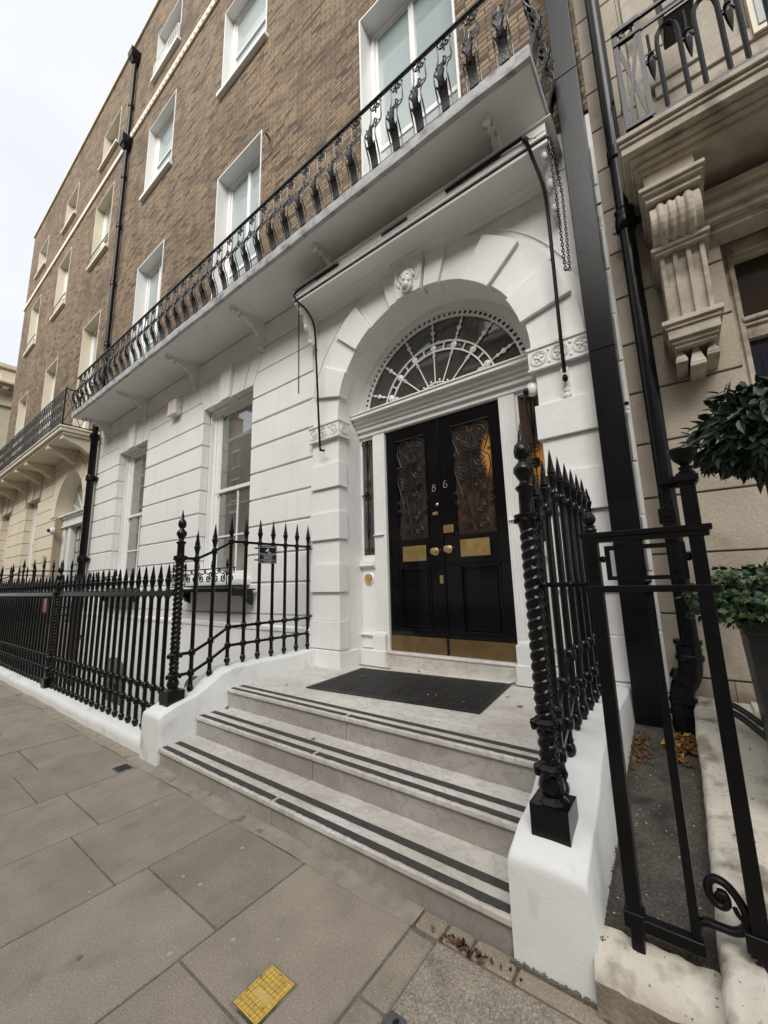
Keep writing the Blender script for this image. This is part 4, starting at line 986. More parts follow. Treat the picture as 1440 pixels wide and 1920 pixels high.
# return railings climbing beside the steps
def return_railing(xr, label, dz=0, y1=3.93, newel=True, first=True):
    RR = thing('side_railing', label, 'railing')
    ys = [2.172, 2.367]+[2.565+.1925*k for k in range(7)]
    def prof(y): return 0 if y <= 2.18 else (.09 if y <= 2.38 else .205)
    def fz(y):
        t = [(2.0, .425), (2.10, .478), (2.22, .528), (2.32, .588), (2.42, .645), (2.52, .671), (2.66, .683), (3.9, .683)]
        for (a, za), (c, zc) in zip(t, t[1:]):
            if y <= c: return za+(zc-za)*(y-a)/(c-a)
        return .683
    pts = [2.0]+ys+[y1]
    for k, y in enumerate(ys):
        b = MB(); p = prof(y); zf = fz(y)
        if y > 2.5: zf = .705
        zr, l1, l2 = 1.835+p, .895+p-(.0), .705+p-.005
        foot(b, 0, 0, zf+.008); b.lathe([(.020, zf+.09), (.020, zr)], (0, 0, 0), 8); knob(b, 0, 0, l1); knob(b, 0, 0, l2)
        b.lathe([(.019, zr-.045), (.030, zr-.02), (.032, zr+.0), (.030, zr+.015)], (0, 0, 0), 8); spike(b, 0, 0, zr+.012, .29, 1.05)
        o = ob('bar', b, 'black_gloss', RR, smooth=40); o.location = (xr, y, dz)
    for nm, base, rad in (('top_rail', 1.835, .014), ('lower_rail', .895, .013), ('lower_rail', .70, .013)):
        b = MB(); pp = [(xr, 2.0, base)]+[(xr, y, base+prof(y)) for y in ys]+[(xr, y1, base+prof(9))]
        for a, c in zip(pp, pp[1:]): flat_rail(b, a, c, .012, .014)
        if dz: b.v = [(v[0], v[1], v[2]+dz) for v in b.v]
        ob(nm, b, 'black_gloss', RR)
    if newel: twisted_newel(RR, xr, 2.0, .43+dz, 2.34+dz, .89+dz, 1.845+dz, .037, .08)
    return RR
return_railing(-4.09, 'black spear-topped side railing on the left low wall carrying the camera notice')
return_railing(-.60, 'black spear-topped side railing with twisted newel on the near right low wall')
# CCTV sign on the left return railing
b = MB(); b.box(-4.062, -4.056, 2.905, 3.175, 1.80, 2.02); sg = ob('camera_notice', b, 'sign_black', None, bevel=.002); tag(sg, 'small black CCTV notice with white lettering fixed to the side railing', 'sign')
b = MB(); X = -4.0545
for a in ((2.915, 3.165, 1.808, 1.811), (2.915, 3.165, 2.009, 2.012), (2.915, 2.918, 1.811, 2.009), (3.162, 3.165, 1.811, 2.009)): b.box(X-.001, X, *a)
b.box(X-.001, X, 2.94, 3.14, 1.994, 1.998)
fE = lambda y, z: FACE_E((X, y, z))
mm = fE(3.03, 1.962) @ Matrix.Rotation(radians(35), 4, 'Z')
b.add([tuple(mm @ Vector(p)) for p in ((-.026, -.010, 0), (.026, -.010, 0), (.026, .010, 0), (-.026, .010, 0))], [(0, 1, 2, 3)])
b.box(X-.001, X, 3.055, 3.085, 1.933, 1.938); b.box(X-.001, X, 3.045, 3.055, 1.933, 1.955)
for s_, z, h in (('CCTV IN OPERATION', 1.912, .026), ('FOR THE SECURITY', 1.890, .017), ('AND SAFETY OF', 1.873, .017), ('THIS BUILDING', 1.857, .017), ('IMAGES ARE RECORDED', 1.840, .018), ('AT ALL TIMES', 1.824, .017)):
    text(b, s_, h, fE(3.04, z), .0004)
ob('lettering', b, 'sign_white', sg)
b = MB()
for z in (1.98, 1.84): b.box(-4.085, -4.063, 2.87, 3.15, z-.008, z+.008)
ob('fixing_strap', b, 'black_gloss', sg)
b = MB(); b.box(-8.40, -8.20, FYR-.035, FYR-.028, 1.20, 1.43); rs = ob('red_notice', b, 'sign_maroon'); tag(rs, 'small maroon notice plate fixed to the front railing bars', 'sign')
b = MB()
for i, z in enumerate((1.40, 1.375, 1.345, 1.325, 1.29, 1.265, 1.235)): w_ = (.07, .08, .05, .08, .07, .04, .08)[i]; b.box(-8.30-w_, -8.30+w_, FYR-.0365, FYR-.035, z-.006, z+.006)
ob('lettering', b, 'sign_pink', rs)

# ================================================================ window box guards under the two ground floor windows
for x0, x1, lab in ((-7.30, -5.25, 'black scrolled iron flower guard on the sill of the window next to the door'), (-11.25, -9.40, 'black scrolled iron flower guard on the sill of the far ground floor window')):
    T_ = thing('window_box_guard', lab, 'window guard', 'iron guards under the ground floor windows')
    b = MB(); b.box(x0, x1, 3.36, 3.725, 1.47, 1.495); b.box(x0, x1, 3.35, 3.365, 1.455, 1.51); ob('shelf', b, 'black_gloss', T_)
    b = MB()
    for xx in (x0+.06, x1-.14): b.prism([(3.36, 1.468), (3.725, 1.468), (3.725, 1.25), (3.66, 1.29), (3.62, 1.36), (3.50, 1.40), (3.38, 1.40)], 0, xx, xx+.08)
    ob('bracket', b, 'black_gloss', T_)
    b = MB(); b.box(x0, x1, 3.36, 3.375, 1.535, 1.55); b.box(x0, x1, 3.355, 3.38, 1.80, 1.818)
    n = 5
    for k in range(n):
        cx = x0+(x1-x0)*(k+.5)/n; w_ = (x1-x0)/n/2; y = 3.367
        b.tube([(cx, y, 1.55), (cx, y, 1.80)], .009, 5)
        b.lathe([(.012, 1.815), (.022, 1.84), (.026, 1.86), (.014, 1.885), (.018, 1.90), (.001, 1.96)], (cx, y, 0), 6)
        for sx in (-1, 1):
            tubes(b, spiral(cx+sx*w_*.52, 1.665, .07, 1.6, sx, 1, pi*.5, .12), .010, y)
            tubes(b, [(cx+sx*w_*.52, 1.735), (cx+sx*w_*.2, 1.76), (cx+sx*.01, 1.70)], .009, y); tubes(b, [(cx+sx*w_*.95, 1.80), (cx+sx*w_*.9, 1.745), (cx+sx*w_*.6, 1.73)], .008, y)
    ob('scrollwork', b, 'black_gloss', T_, smooth=45)

# ================================================================ awning case with rods and chains
AW = thing('awning_case', 'long white wooden awning case with black arms above the arched doorway', 'awning')
b = MB(); xa, xb = -4.02, -.53
b.box(xa-.03, xb+.06, 3.335, WY-.001, 5.70, 5.716)
b.prism([(3.358, 5.699), (3.350, 5.60), (3.342, 5.594), (3.342, 5.586), (3.350, 5.580), (3.344, 5.54), (3.42, 5.54), (WY-.001, 5.54), (WY-.001, 5.699)], 0, xa, xb)
b.box(xa, xb, 3.37, 3.44, 5.485, 5.526); b.box(xa+.01, xb-.01, 3.44, 3.69, 5.505, 5.535)
b.prism([(3.44, 5.504), (3.44, 5.492), (3.58, 5.488), (3.60, 5.478), (3.64, 5.475), (3.665, 5.45), (3.70, 5.435), (3.72, 5.40), (WY-.001, 5.395), (WY-.001, 5.504)], 0, xa+.01, xb-.01)
ob('case', b, 'white_joinery', AW, bevel=.004)
b = MB(); b.box(xa, xb, 3.362, 3.6, 5.5265, 5.5395); 
ob('slit', b, 'cable', AW)
for x in (xa+.02, xb-.07):
    b = MB(); b.prism([(3.41, 5.53), (3.40, 5.46), (3.45, 5.40), (3.50, 5.38), (3.52, 5.28), (3.57, 5.22), (3.60, 5.10), (3.66, 5.02), (WY-.001, 4.95), (WY-.001, 5.53)], 0, x-.005, x+.05)
    b.ball((x+.022, 3.45, 5.42), .035, .05, .05, 8, 6); b.ball((x+.022, 3.57, 5.22), .035, .05, .07, 8, 6); b.ball((x+.022, 3.66, 5.03), .035, .05, .05, 8, 6)
    ob('scroll_bracket', b, 'white_joinery', AW, smooth=45)
b = MB(); b.tube(smoothpath([(-3.15, 3.335, 5.64), (-3.6, 3.33, 5.64), (-3.90, 3.325, 5.625), (-3.965, 3.32, 5.57), (-3.90, 3.33, 5.46), (-3.78, 3.39, 5.30), (-3.70, 3.46, 5.05), (-3.745, 3.54, 4.60), (-3.765, 3.60, 3.9), (-3.768, 3.635, 3.38), (-3.74, 3.63, 3.32), (-3.70, 3.66, 3.31)]), .0145, 8)
ob('arm', b, 'black_satin', AW, smooth=40)
b = MB(); b.tube(smoothpath([(-1.55, 3.335, 5.635), (-1.2, 3.33, 5.635), (-.80, 3.322, 5.635), (-.71, 3.32, 5.60), (-.67, 3.39, 5.42), (-.622, 3.46, 5.15), (-.618, 3.52, 4.88), (-.634, 3.58, 4.27), (-.648, 3.62, 3.65), (-.655, 3.655, 3.36)]), .017, 8)
b.ball((-.657, 3.67, 3.31), .026, .04, .035, 8, 6); b.ball((-.71, 3.335, 5.615), .03, .03, .03, 8, 6)
ob('arm', b, 'black_satin', AW, smooth=40)
for x0, x1 in ((-3.55, -3.12), (-2.42, -2.05), (-1.55, -.95)): b = MB(); b.box(x0, x1, 3.338, 3.352, 5.622, 5.660); ob('slot', b, 'cable', AW, bevel=.006, seg=2)
b = MB(); b.box(-.70, -.63, 3.722, 3.75, 3.17, 3.44); b.ball((-.665, 3.722, 3.22), .028, .015, .03, 8, 6); b.ball((-.665, 3.722, 3.17), .028, .015, .03, 8, 6); ob('wall_fixing', b, 'white_relief', AW, smooth=50)
def chain(b, pts, link=.034, r_=.0035):
    P = [Vector(p) for p in pts]; L_ = 0; seg = []
    for a, c in zip(P, P[1:]): seg.append((L_, a, c)); L_ += (c-a).length
    n = int(L_/(link*.72)); 
    for i in range(n):
        s_ = (i+.5)/n*L_; a, c = [(q[1], q[2]) for q in seg if q[0] <= s_][-1]; s0 = [q[0] for q in seg if q[0] <= s_][-1]
        d = (c-a).normalized(); p = a+d*(s_-s0); side = Vector((0, 1, 0)) if i % 2 else Vector((1, 0, 0)); side = (side-d*side.dot(d)).normalized()
        b.tube([p+d*(link*.5)*cos(t)+side*(link*.27)*sin(t) for t in [2*pi*k/8 for k in range(8)]], r_, 4, True)
b = MB(); chain(b, [(-3.886, 3.34, 5.42), (-3.871, 3.34, 4.07)]); ob('chain', b, 'black_satin', AW, smooth=50)
b = MB(); chain(b, [(-.71, 3.34, 5.62), (-.62, 3.36, 5.575), (-.545, 3.38, 5.59), (-.505, 3.41, 5.52), (-.478, 3.50, 5.0), (-.49, 3.50, 4.22), (-.525, 3.50, 4.23), (-.52, 3.46, 5.0), (-.53, 3.40, 5.5)], .04, .0045); ob('chain', b, 'black_satin', AW, smooth=50)

# ================================================================ alarm box, flag bracket
b = MB(); b.box(-8.36, -8.02, 3.62, WY-.001, 5.08, 5.42); tag(ob('alarm_box', b, 'alarm_plastic', bevel=.03, seg=3), 'square pale alarm box on the white wall between the ground floor windows', 'alarm box')
b = MB(); b.tube([(-5.35, BY+.02, 9.98), (-5.05, 3.55, 9.52)], .018, 8); tag(ob('iron_spike', b, 'black_satin', smooth=40), 'thin black iron spike sticking out of the brickwork beside a first floor window', 'bracket')
# small camera tucked beside the door arch
b = MB(); b.ball((-.985, 3.80, 3.36), .06, .05, .075, 12, 8); cmr = ob('security_camera', b, 'white_joinery', smooth=60); tag(cmr, 'small white camera dome under the right-hand frieze block of the door', 'camera')
b = MB(); b.ball((-1.035, 3.775, 3.34), .034, .034, .04, 10, 7); ob('lens', b, 'black_gloss', cmr, smooth=60)

# ================================================================ drainpipes
T_ = thing('downpipe', 'slim black rainwater pipe with hopper on the brick between the two houses', 'drainpipe')
b = MB(); b.lathe([(.06, 7.1), (.06, 19.0)], (-12.68, 3.70, 0), 12)
for z in (8.6, 10.6, 12.6, 14.4, 17.2): b.lathe([(.06, z-.09), (.082, z-.08), (.082, z-.03), (.075, z), (.082, z+.03), (.06, z+.04)], (-12.68, 3.70, 0), 12)
ob('pipe', b, 'black_satin', T_, smooth=40)
for z in (15.4, 18.9):
    b = MB(); b.lathe([(.07, z), (.12, z+.12), (.15, z+.16), (.17, z+.34), (.17, z+.42)], (-12.68, 3.68, 0), 4, sq=True); ob('hopper', b, 'black_satin', T_)
T_ = thing('downpipe', 'stout black drainpipe running down the white ground floor wall under the balcony end', 'drainpipe')
b = MB(); b.lathe([(.085, -2.55), (.085, 5.6), (.12, 5.66), (.12, 5.78)], (-12.66, 3.63, 0), 14); b.tube([(-12.66, 3.63, 5.7), (-12.66, 3.63, 5.95), (-12.66, 3.68, 7.12)], .07, 10); ob('pipe', b, 'black_satin', T_, smooth=40)
for z in (4.55, 2.35, .4):
    b = MB(); b.lathe([(.085, z-.1), (.115, z-.09), (.115, z+.02), (.105, z+.06), (.085, z+.07)], (-12.66, 3.63, 0), 14); b.box(-12.82, -12.5, 3.68, 3.76, z-.05, z+.01); ob('collar', b, 'black_satin', T_, smooth=40)
T_ = thing('square_downpipe', 'square black boxed pipe running full height right of the doorway', 'drainpipe')
b = MB(); 
for z0, z1 in ((.42, 3.43), (3.434, 6.35), (6.354, 9.2), (9.204, 12)): b.box(-.437, -.238, 3.585, 3.768, z0, z1)
ob('pipe', b, 'black_satin', T_, bevel=.006, seg=2)
b = MB(); b.tube([(-.235, 3.66, 2.93), (-.205, 3.66, 2.93)], .016, 8); b.tube([(-.235, 3.66, 4.85), (-.20, 3.66, 4.85)], .012, 8); ob('bolt', b, 'black_gloss', T_)
T_ = thing('soil_pipe', 'fat round black iron pipe with swan-neck foot on the neighbouring stone wall', 'drainpipe')
px, py_ = -.045, 3.60; b = MB(); b.lathe([(.056, 1.02), (.056, 12)], (px, py_, 0), 20); b.lathe([(.056, 4.40), (.074, 4.42), (.078, 4.48), (.074, 4.54), (.066, 4.56), (.074, 4.60), (.056, 4.62)], (px, py_, 0), 20); b.lathe([(.056, 5.1), (.075, 5.12), (.075, 5.22), (.056, 5.24)], (px+.01, py_, 0), 20)
b.box(px-.10, px+.12, py_+.0, py_+.02, 4.44, 4.50)
ob('pipe', b, 'black_satin', T_, smooth=40)
b = MB(); b.lathe([(.075, .94), (.085, .955), (.085, .98), (.076, .99), (.076, 1.05), (.086, 1.06), (.086, 1.085), (.07, 1.09)], (px-.012, py_, 0), 18)
b.tube(smoothpath([(px-.012, py_, .96), (px-.025, py_, .86), (px-.075, py_, .76), (px-.09, py_, .66), (px-.09, py_, .40)]), .072, 16)
b.lathe([(.072, .66), (.084, .665), (.084, .69), (.072, .695)], (px-.085, py_, 0), 16); b.lathe([(.072, .58), (.084, .585), (.084, .61), (.072, .615)], (px-.09, py_, 0), 16)
b.tube([(px-.07, py_-.0, .80), (px-.045, py_, .85)], .088, 16)
ob('swan_neck', b, 'black_satin', T_, smooth=40)

# ================================================================ door mat
b = MB(); fl_ = Vector((-3.211, 2.905)); fr_ = Vector((-1.42, 3.075)); e1 = (fr_-fl_); Wm = e1.length; e1.normalize(); e2 = Vector((-e1.y, e1.x)); Dm = .985
zf, th = .5105, .012
def mp2(u_, v_, z): p = fl_+e1*u_+e2*v_; return (p.x, p.y, z)
def slabm(u0, u1, v0, v1, z0, z1):
    b.add([mp2(u0, v0, z0), mp2(u1, v0, z0), mp2(u1, v1, z0), mp2(u0, v1, z0), mp2(u0, v0, z1), mp2(u1, v0, z1), mp2(u1, v1, z1), mp2(u0, v1, z1)], [(0, 3, 2, 1), (4, 5, 6, 7), (0, 1, 5, 4), (1, 2, 6, 5), (2, 3, 7, 6), (3, 0, 4, 7)])
bd = .045
slabm(0, Wm, 0, bd, zf, zf+.009); slabm(0, Wm, Dm-bd, Dm, zf, zf+.009); slabm(0, bd, bd, Dm-bd, zf, zf+.009); slabm(Wm-bd, Wm, bd, Dm-bd, zf, zf+.009)
nu, nv = 46, 25; du, dv = (Wm-2*bd)/nu, (Dm-2*bd)/nv
for i in range(nu):
    for j in range(nv):
        cu, cv = bd+du*(i+.5), bd+dv*(j+.5); sq = [(cu+du/2*a, cv+dv/2*c) for a, c in ((1, 0), (1, 1), (0, 1), (-1, 1), (-1, 0), (-1, -1), (0, -1), (1, -1))]
        inn = [(cu+du*.31*cos(pi/4*k), cv+dv*.31*sin(pi/4*k)) for k in range(8)]; k0 = len(b.v)
        vs = [mp2(*p, zf+.010) for p in sq]+[mp2(*p, zf+th) for p in inn]+[mp2(*p, zf) for p in inn]
        fs = [(k, (k+1) % 8, 8+(k+1) % 8, 8+k) for k in range(8)]+[(8+k, 8+(k+1) % 8, 16+(k+1) % 8, 16+k) for k in range(8)]
        b.add(vs, fs)
for k in range(1, 4): slabm(Wm*k/4-.006, Wm*k/4+.006, bd, Dm-bd, zf+.009, zf+.0145)
tag(ob('door_mat', b, 'rubber'), 'large black perforated rubber mat lying askew on the marble landing', 'door mat')

# ================================================================ pavement covers
T_ = thing('gas_cover', 'bright yellow gridded gas cover set in the pavement flags', 'cover')
b = MB(); gx0, gx1, gy0, gy1 = -1.565, -1.425, 1.062, 1.240; b.box(gx0, gx1, gy0, gy1, -.02, .0035); b.m = 0; base = ob('lid', b, 'groove_dark', T_)
b = MB()
for a in ((gx0-.010, gx1+.010, gy0-.010, gy0-.001), (gx0-.010, gx1+.010, gy1+.001, gy1+.010), (gx0-.010, gx0-.001, gy0-.001, gy1+.001), (gx1+.001, gx1+.010, gy0-.001, gy1+.001)): b.box(*a, -.02, .0022)
ob('bedding', b, 'dirty_stone', T_)
b = MB(); nx, ny = 7, 9; cw, ch = (gx1-gx0-.012)/nx, (gy1-gy0-.012)/ny
for i in range(nx):
    for j in range(ny):
        if 1 <= i <= 5 and j in (3, 4) : continue
        x, y = gx0+.006+cw*i, gy0+.006+ch*j; b.box(x+.0012, x+cw-.0012, y+.0012, y+ch-.0012, .0035, .006)
b.box(gx0+.006+cw+.001, gx0+.006+cw*6-.001, gy0+.006+ch*3+.001, gy0+.006+ch*5-.001, .0035, .0052)
for a in ((gx0, gx1, gy0, gy0+.005), (gx0, gx1, gy1-.005, gy1), (gx0, gx0+.005, gy0+.005, gy1-.005), (gx1-.005, gx1, gy0+.005, gy1-.005)): b.box(*a, .0035, .0065)
ob('grid', b, 'yellow_paint', T_)
b = MB(); text(b, 'GAS', .046, Matrix.Translation(((gx0+gx1)/2, gy0+.006+ch*4, .0056)), .0008); ob('lettering', b, 'gas_letters', T_)
T_ = thing('stopcock_cover', 'small grey iron stopcock cover with an oval hole at the slab edge', 'cover')
b = MB(); b.box(-1.062, -.99, 1.315, 1.385, -.02, .010); ob('lid', b, 'grey_iron', T_, bevel=.004)
b = MB(); b.lathe([(.011, .0101), (.011, .0112)], (-1.02, 1.35, 0), 14); b.v = [(v[0], 1.35+(v[1]-1.35)*1.7, v[2]) for v in b.v]; ob('keyhole', b, 'cable', T_)
b = MB(); b.box(-4.22, -4.08, 1.575, 1.70, -.01, .006); T_ = ob('drain_cover', b, 'grey_iron', bevel=.004); tag(T_, 'small dark iron drain cover in the pavement by the left low wall', 'cover')
b = MB()
for k in range(5): b.box(-4.205+k*.026, -4.193+k*.026, 1.59, 1.685, .0062, .0085)
ob('rib', b, 'cable', T_)

# ================================================================ side passage, gate and neighbour's stone cheek
b = MB(); b.prism([(1.92, -.05), (1.92, .195), (2.3, .235), (2.8, .33), (3.3, .43), (3.76, .50), (3.76, -.05)], 0, -.46, -.06); struct('passage_floor', b, 'passage_concrete')
b = MB(); vs = []; random.seed(12); n = 16; fs = []
for i in range(n+1):
    x = -.445+.40*i/n; j = lambda a: random.uniform(-a, a)
    vs += [(x, 1.775+j(.008), -.02), (x, 1.78+j(.006), .12), (x, 1.80+j(.005), .172+j(.003)), (x, 1.86, .200+j(.003)), (x, 1.93+j(.008), .212+j(.003)), (x, 1.955+j(.012), .17)]
for i in range(n):
    for k in range(5): fs.append((i*6+k, i*6+k+1, (i+1)*6+k+1, (i+1)*6+k))
b.add(vs, fs); b.mi = [1 if q % 5 == 0 else 0 for q in range(len(b.f))]; tag(ob('threshold', b, ['cream_dirty', 'dirty_stone'], smooth=60), 'worn cream stone threshold with dirt stains under the iron gate', 'step')
b = MB(); X_ = -.075
prf = [(1.70, -.03), (1.70, .24), (1.74, .28), (1.80, .30), (2.90, .44), (3.00, .50), (3.08, .62), (3.2, .66), (3.70, .69)]
cs = [(0, None), (0, .035), (.012, .010), (.035, 0), (.085, 0), (.095, -.008), (.115, -.008), (.128, .012), (.30, .010), (.31, -.004), (.60, -.006), (.60, None)]
fine = []
for (ya, za), (yb, zb) in zip(prf[1:], prf[2:]):
    k = max(1, int((yb-ya)/.05))
    for i in range(k): fine.append((ya+(yb-ya)*i/k, za+(zb-za)*i/k))
fine.append(prf[-1]); vs = []; fs = []; m_ = len(cs)
for y, z in fine:
    for x, dz in cs: vs.append((X_+x+(random.uniform(-.003, .003)), y, -.03 if dz is None else z-dz+random.uniform(-.002, .002)))
for i in range(len(fine)-1):
    for k in range(m_-1): fs.append((i*m_+k, i*m_+k+1, (i+1)*m_+k+1, (i+1)*m_+k))
fs.append(tuple(range(m_))[::-1]); b.add(vs, [q[::-1] for q in fs]); tag(ob('moulded_kerb', b, 'cream_dirty', smooth=50), 'moulded cream stone kerb with black stains right of the side gate', 'wall')
GT = thing('side_gate', 'narrow black iron gate frame with ball-topped post and scrolled foot', 'gate')
gy = 1.90
def post(name, x, z0, z1, w_, parent, extra=None):
    b = MB(); b.box(x-w_, x+w_, gy-w_, gy+w_, z0, z1)
    if extra: extra(b)
    return ob(name, b, 'black_satin', parent, bevel=.003)
def e1_(b):
    b.lathe([(.026, 1.735), (.026, 1.745), (.018, 1.752), (.024, 1.757), (.016, 1.763)], (-.311, gy, 0), 14); b.ball((-.311, gy, 1.790), .027, .027, .029, 16, 11)
    b.box(-.345, -.278, gy-.03, gy+.03, .275, .330); b.box(-.330, -.288, gy-.02, gy+.02, .185, .275)
def post_l(b): e1_(b)
o = post('gate_post', -.311, .32, 1.735, .025, GT, e1_)
for v in o.data.vertices: pass
b = MB()
for k in range(6): b.box(-.333+.008*k+.0008, -.333+.008*k+.0046, gy-.028, gy-.0245, 1.53, 1.68)
ob('fluting', b, 'black_satin', GT)
b = MB(); b.box(-.352, .096, gy-.030, gy+.030, 1.706, 1.728); b.box(-.342, .086, gy-.026, gy+.026, 1.685, 1.706); ob('top_rail', b, 'black_satin', GT, bevel=.003)
b = MB(); b.box(-.350, .094, gy-.028, gy+.028, 1.480, 1.506); ob('mid_rail', b, 'black_satin', GT, bevel=.003)
b = MB()
for a in ((-.265, .008, 1.650, 1.668), (-.265, .008, 1.528, 1.544)): b.box(a[0], a[1], gy-.009, gy+.009, a[2], a[3])
b.box(-.265, -.247, gy-.009, gy+.009, 1.544, 1.650); b.box(-.008, .008, gy-.009, gy+.009, 1.544, 1.650)
b.ball((-.275, gy, 1.615), .012, .012, .014, 8, 6); b.ball((.012, gy, 1.61), .014, .014, .016, 8, 6); b.ball((-.131, gy, 1.69), .012, .012, .010, 8, 6); b.ball((-.131, gy, 1.522), .018, .015, .012, 8, 6)
ob('latch_frame', b, 'black_satin', GT)
b = MB(); b.box(-.142, -.114, gy-.012, gy+.012, .315, 1.480); ob('mid_bar', b, 'black_satin', GT, bevel=.002)
b = MB(); b.box(-.34, -.108, gy-.02, gy+.02, .272, .314); ob('bottom_rail', b, 'black_satin', GT, bevel=.003)
b = MB(); sc = smoothpath([(-.125, gy, .31), (-.125, gy, .35), (-.10, gy, .375), (-.06, gy, .376), (-.02, gy, .378), (.008, gy, .40), (.016, gy, .44), (-.002, gy, .485), (-.03, gy, .515), (-.062, gy, .518), (-.078, gy, .49), (-.068, gy, .455), (-.045, gy, .442), (-.03, gy, .458), (-.036, gy, .48), (-.05, gy, .478)], 5)
b.tube(sc, .0135, 8); b.ball((-.048, gy, .472), .014, .012, .014, 8, 6); b.tube(smoothpath([(.012, gy, .415), (-.004, gy, .43), (-.012, gy, .45)]), .008, 6); ob('scroll', b, 'black_satin', GT, smooth=45)
UP = thing('urn_post', 'black iron post topped by a shallow urn at the right of the side gate', 'post')
b = MB(); b.box(.022, .068, gy-.024, gy+.024, .40, 1.684); b.box(.018, .068, gy-.026, gy+.026, 1.729, 1.885); b.box(.004, .078, gy-.035, gy+.035, .35, .405); b.box(.020, .064, gy-.022, gy+.022, .26, .35)
b.box(-.034, .010, gy-.018, gy+.018, 1.895, 1.922)
ob('shaft', b, 'black_satin', UP, bevel=.002)
b = MB(); 
for k in range(6): b.box(.0195+.008*k, .0245+.008*k, gy-.029, gy-.0262, 1.745, 1.88)
b.box(.012, .074, gy-.031, gy+.031, 1.885, 1.895); b.box(.006, .080, gy-.037, gy+.037, 1.895, 1.918); b.box(.012, .074, gy-.031, gy+.031, 1.918, 1.927); ob('capital', b, 'black_satin', UP)
b = MB(); b.lathe([(.024, 1.927), (.026, 1.936), (.019, 1.943), (.024, 1.952), (.014, 1.960), (.020, 1.968), (.034, 1.981), (.042, 1.998), (.045, 2.014), (.050, 2.020), (.048, 2.027), (.040, 2.022), (.01, 2.015)], (.046, gy, 0), 24); ob('urn', b, 'black_satin', UP, smooth=40)
b = MB(); b.box(-.062, -.006, gy+.015, gy+.05, 1.745, 1.80); b.box(-.045, -.02, gy+.010, gy+.015, 1.77, 1.776); b.box(-.058, -.01, gy+.012, gy+.052, 1.752, 1.757); b.tube(smoothpath([(-.06, gy+.03, 1.802), (-.035, gy+.03, 1.812), (-.018, gy+.03, 1.845), (-.016, gy+.03, 1.87), (-.03, gy+.03, 1.875)]), .005, 6); b.box(-.05, .02, gy-.0, gy+.03, 1.88, 1.905); ob('catch', b, 'black_satin', UP)
b = MB(); b.tube([(-.585, 2.0, 1.512), (-.33, gy+.02, 1.512)], .0115, 8); b.ball((-.545, 1.985, 1.512), .018, .018, .018, 8, 6); b.ball((-.42, 1.94, 1.512), .015, .015, .015, 8, 6); ob('tie_rail', b, 'black_satin', GT, smooth=40)

# ================================================================ neighbouring stone house on the right
R = thing('stone_house', 'grey-buff ashlar stone house with carved console bracket on the right', 'building')
b = MB(); RY = 3.75; jr = [3.025+.445*k for k in range(-8, 22)]; random.seed(6)
for i in range(len(jr)-1):
    za, zb = jr[i], jr[i+1]
    if za > 5.2 and False: continue
    xs_ = [-.205, .0 if i % 2 else .13, .52]
    if zb < 1.2: xs_ = [-.205, .17+.0*i, .52]
    for a, c in zip(xs_, xs_[1:]):
        t = random.uniform(.88, 1.08); 
        if a < -.1: t *= .97
        b.tint = (t, t*.985, t*.96); g = .002
        b.prism([(RY+.006, za+.012), (RY, za+.018), (RY, zb-.004), (RY+.006, zb-.001), (RY+.3, zb-.001), (RY+.3, za+.012)], 0, a+g, c-g)
b.tint = (1., 1., 1.)
b.m = 1; b.box(-.204, .515, RY+.012, RY+.28, -.4, 12.8); b.m = 0
b.box(.52, 3, RY+.004, RY+.3, 5.0, 12.8)      # wall above the door recess
b.box(.52, 3, RY+.35, RY+.5, -.4, 5.0)
ob('stone_wall', b, ['stone_right', 'stone_joint'], R)
b = MB()
b = MB()       # white quoin strip closing our house's end, toothed
for i in range(len(JZ)+1):
    zz = .675+.445*i; b.box(-.237, -.2055+.0*i, RY-.012+(.006 if i % 2 else 0), RY+.2, zz+.006, zz+.439)
ob('end_quoin', b, 'white_masonry_paint', H, bevel=.008)
b = MB(); b.box(-.237, -.2055, RY+.0, RY+.2, 6.0, 12.5); ob('end_brick', b, 'london_brick', H)
# door frame deep in the recess
b = MB(); fy = 3.93
b.box(.50, .60, fy, fy+.12, -.2, 4.15); b.box(.60, 3, fy, fy+.12, 3.98, 4.15); b.box(.60, 3, fy, fy+.12, 3.30, 3.46)
b.box(.585, 3, fy-.035, fy, 3.44, 3.475); b.box(.585, 3, fy-.02, fy, 3.40, 3.425); b.box(.565, .60, fy-.02, fy, -.2, 4.02); b.box(.565, 3, fy-.02, fy, 4.02, 4.05)
ob('door_frame', b, 'stone_carved', R, bevel=.006)
b = MB(); b.box(.60, 3, fy+.06, fy+.08, 3.46, 3.98); ob('transom_window', b, 'amber', R)
b = MB(); b.box(.60, 3, fy+.05, fy+.09, -.2, 3.30)
for k in range(3): b.box(.66+.03*k, 2.9, fy+.045-.004*k, fy+.05, 2.4+.02*k, 3.24-.05*k)
ob('door', b, 'navy_door', R)
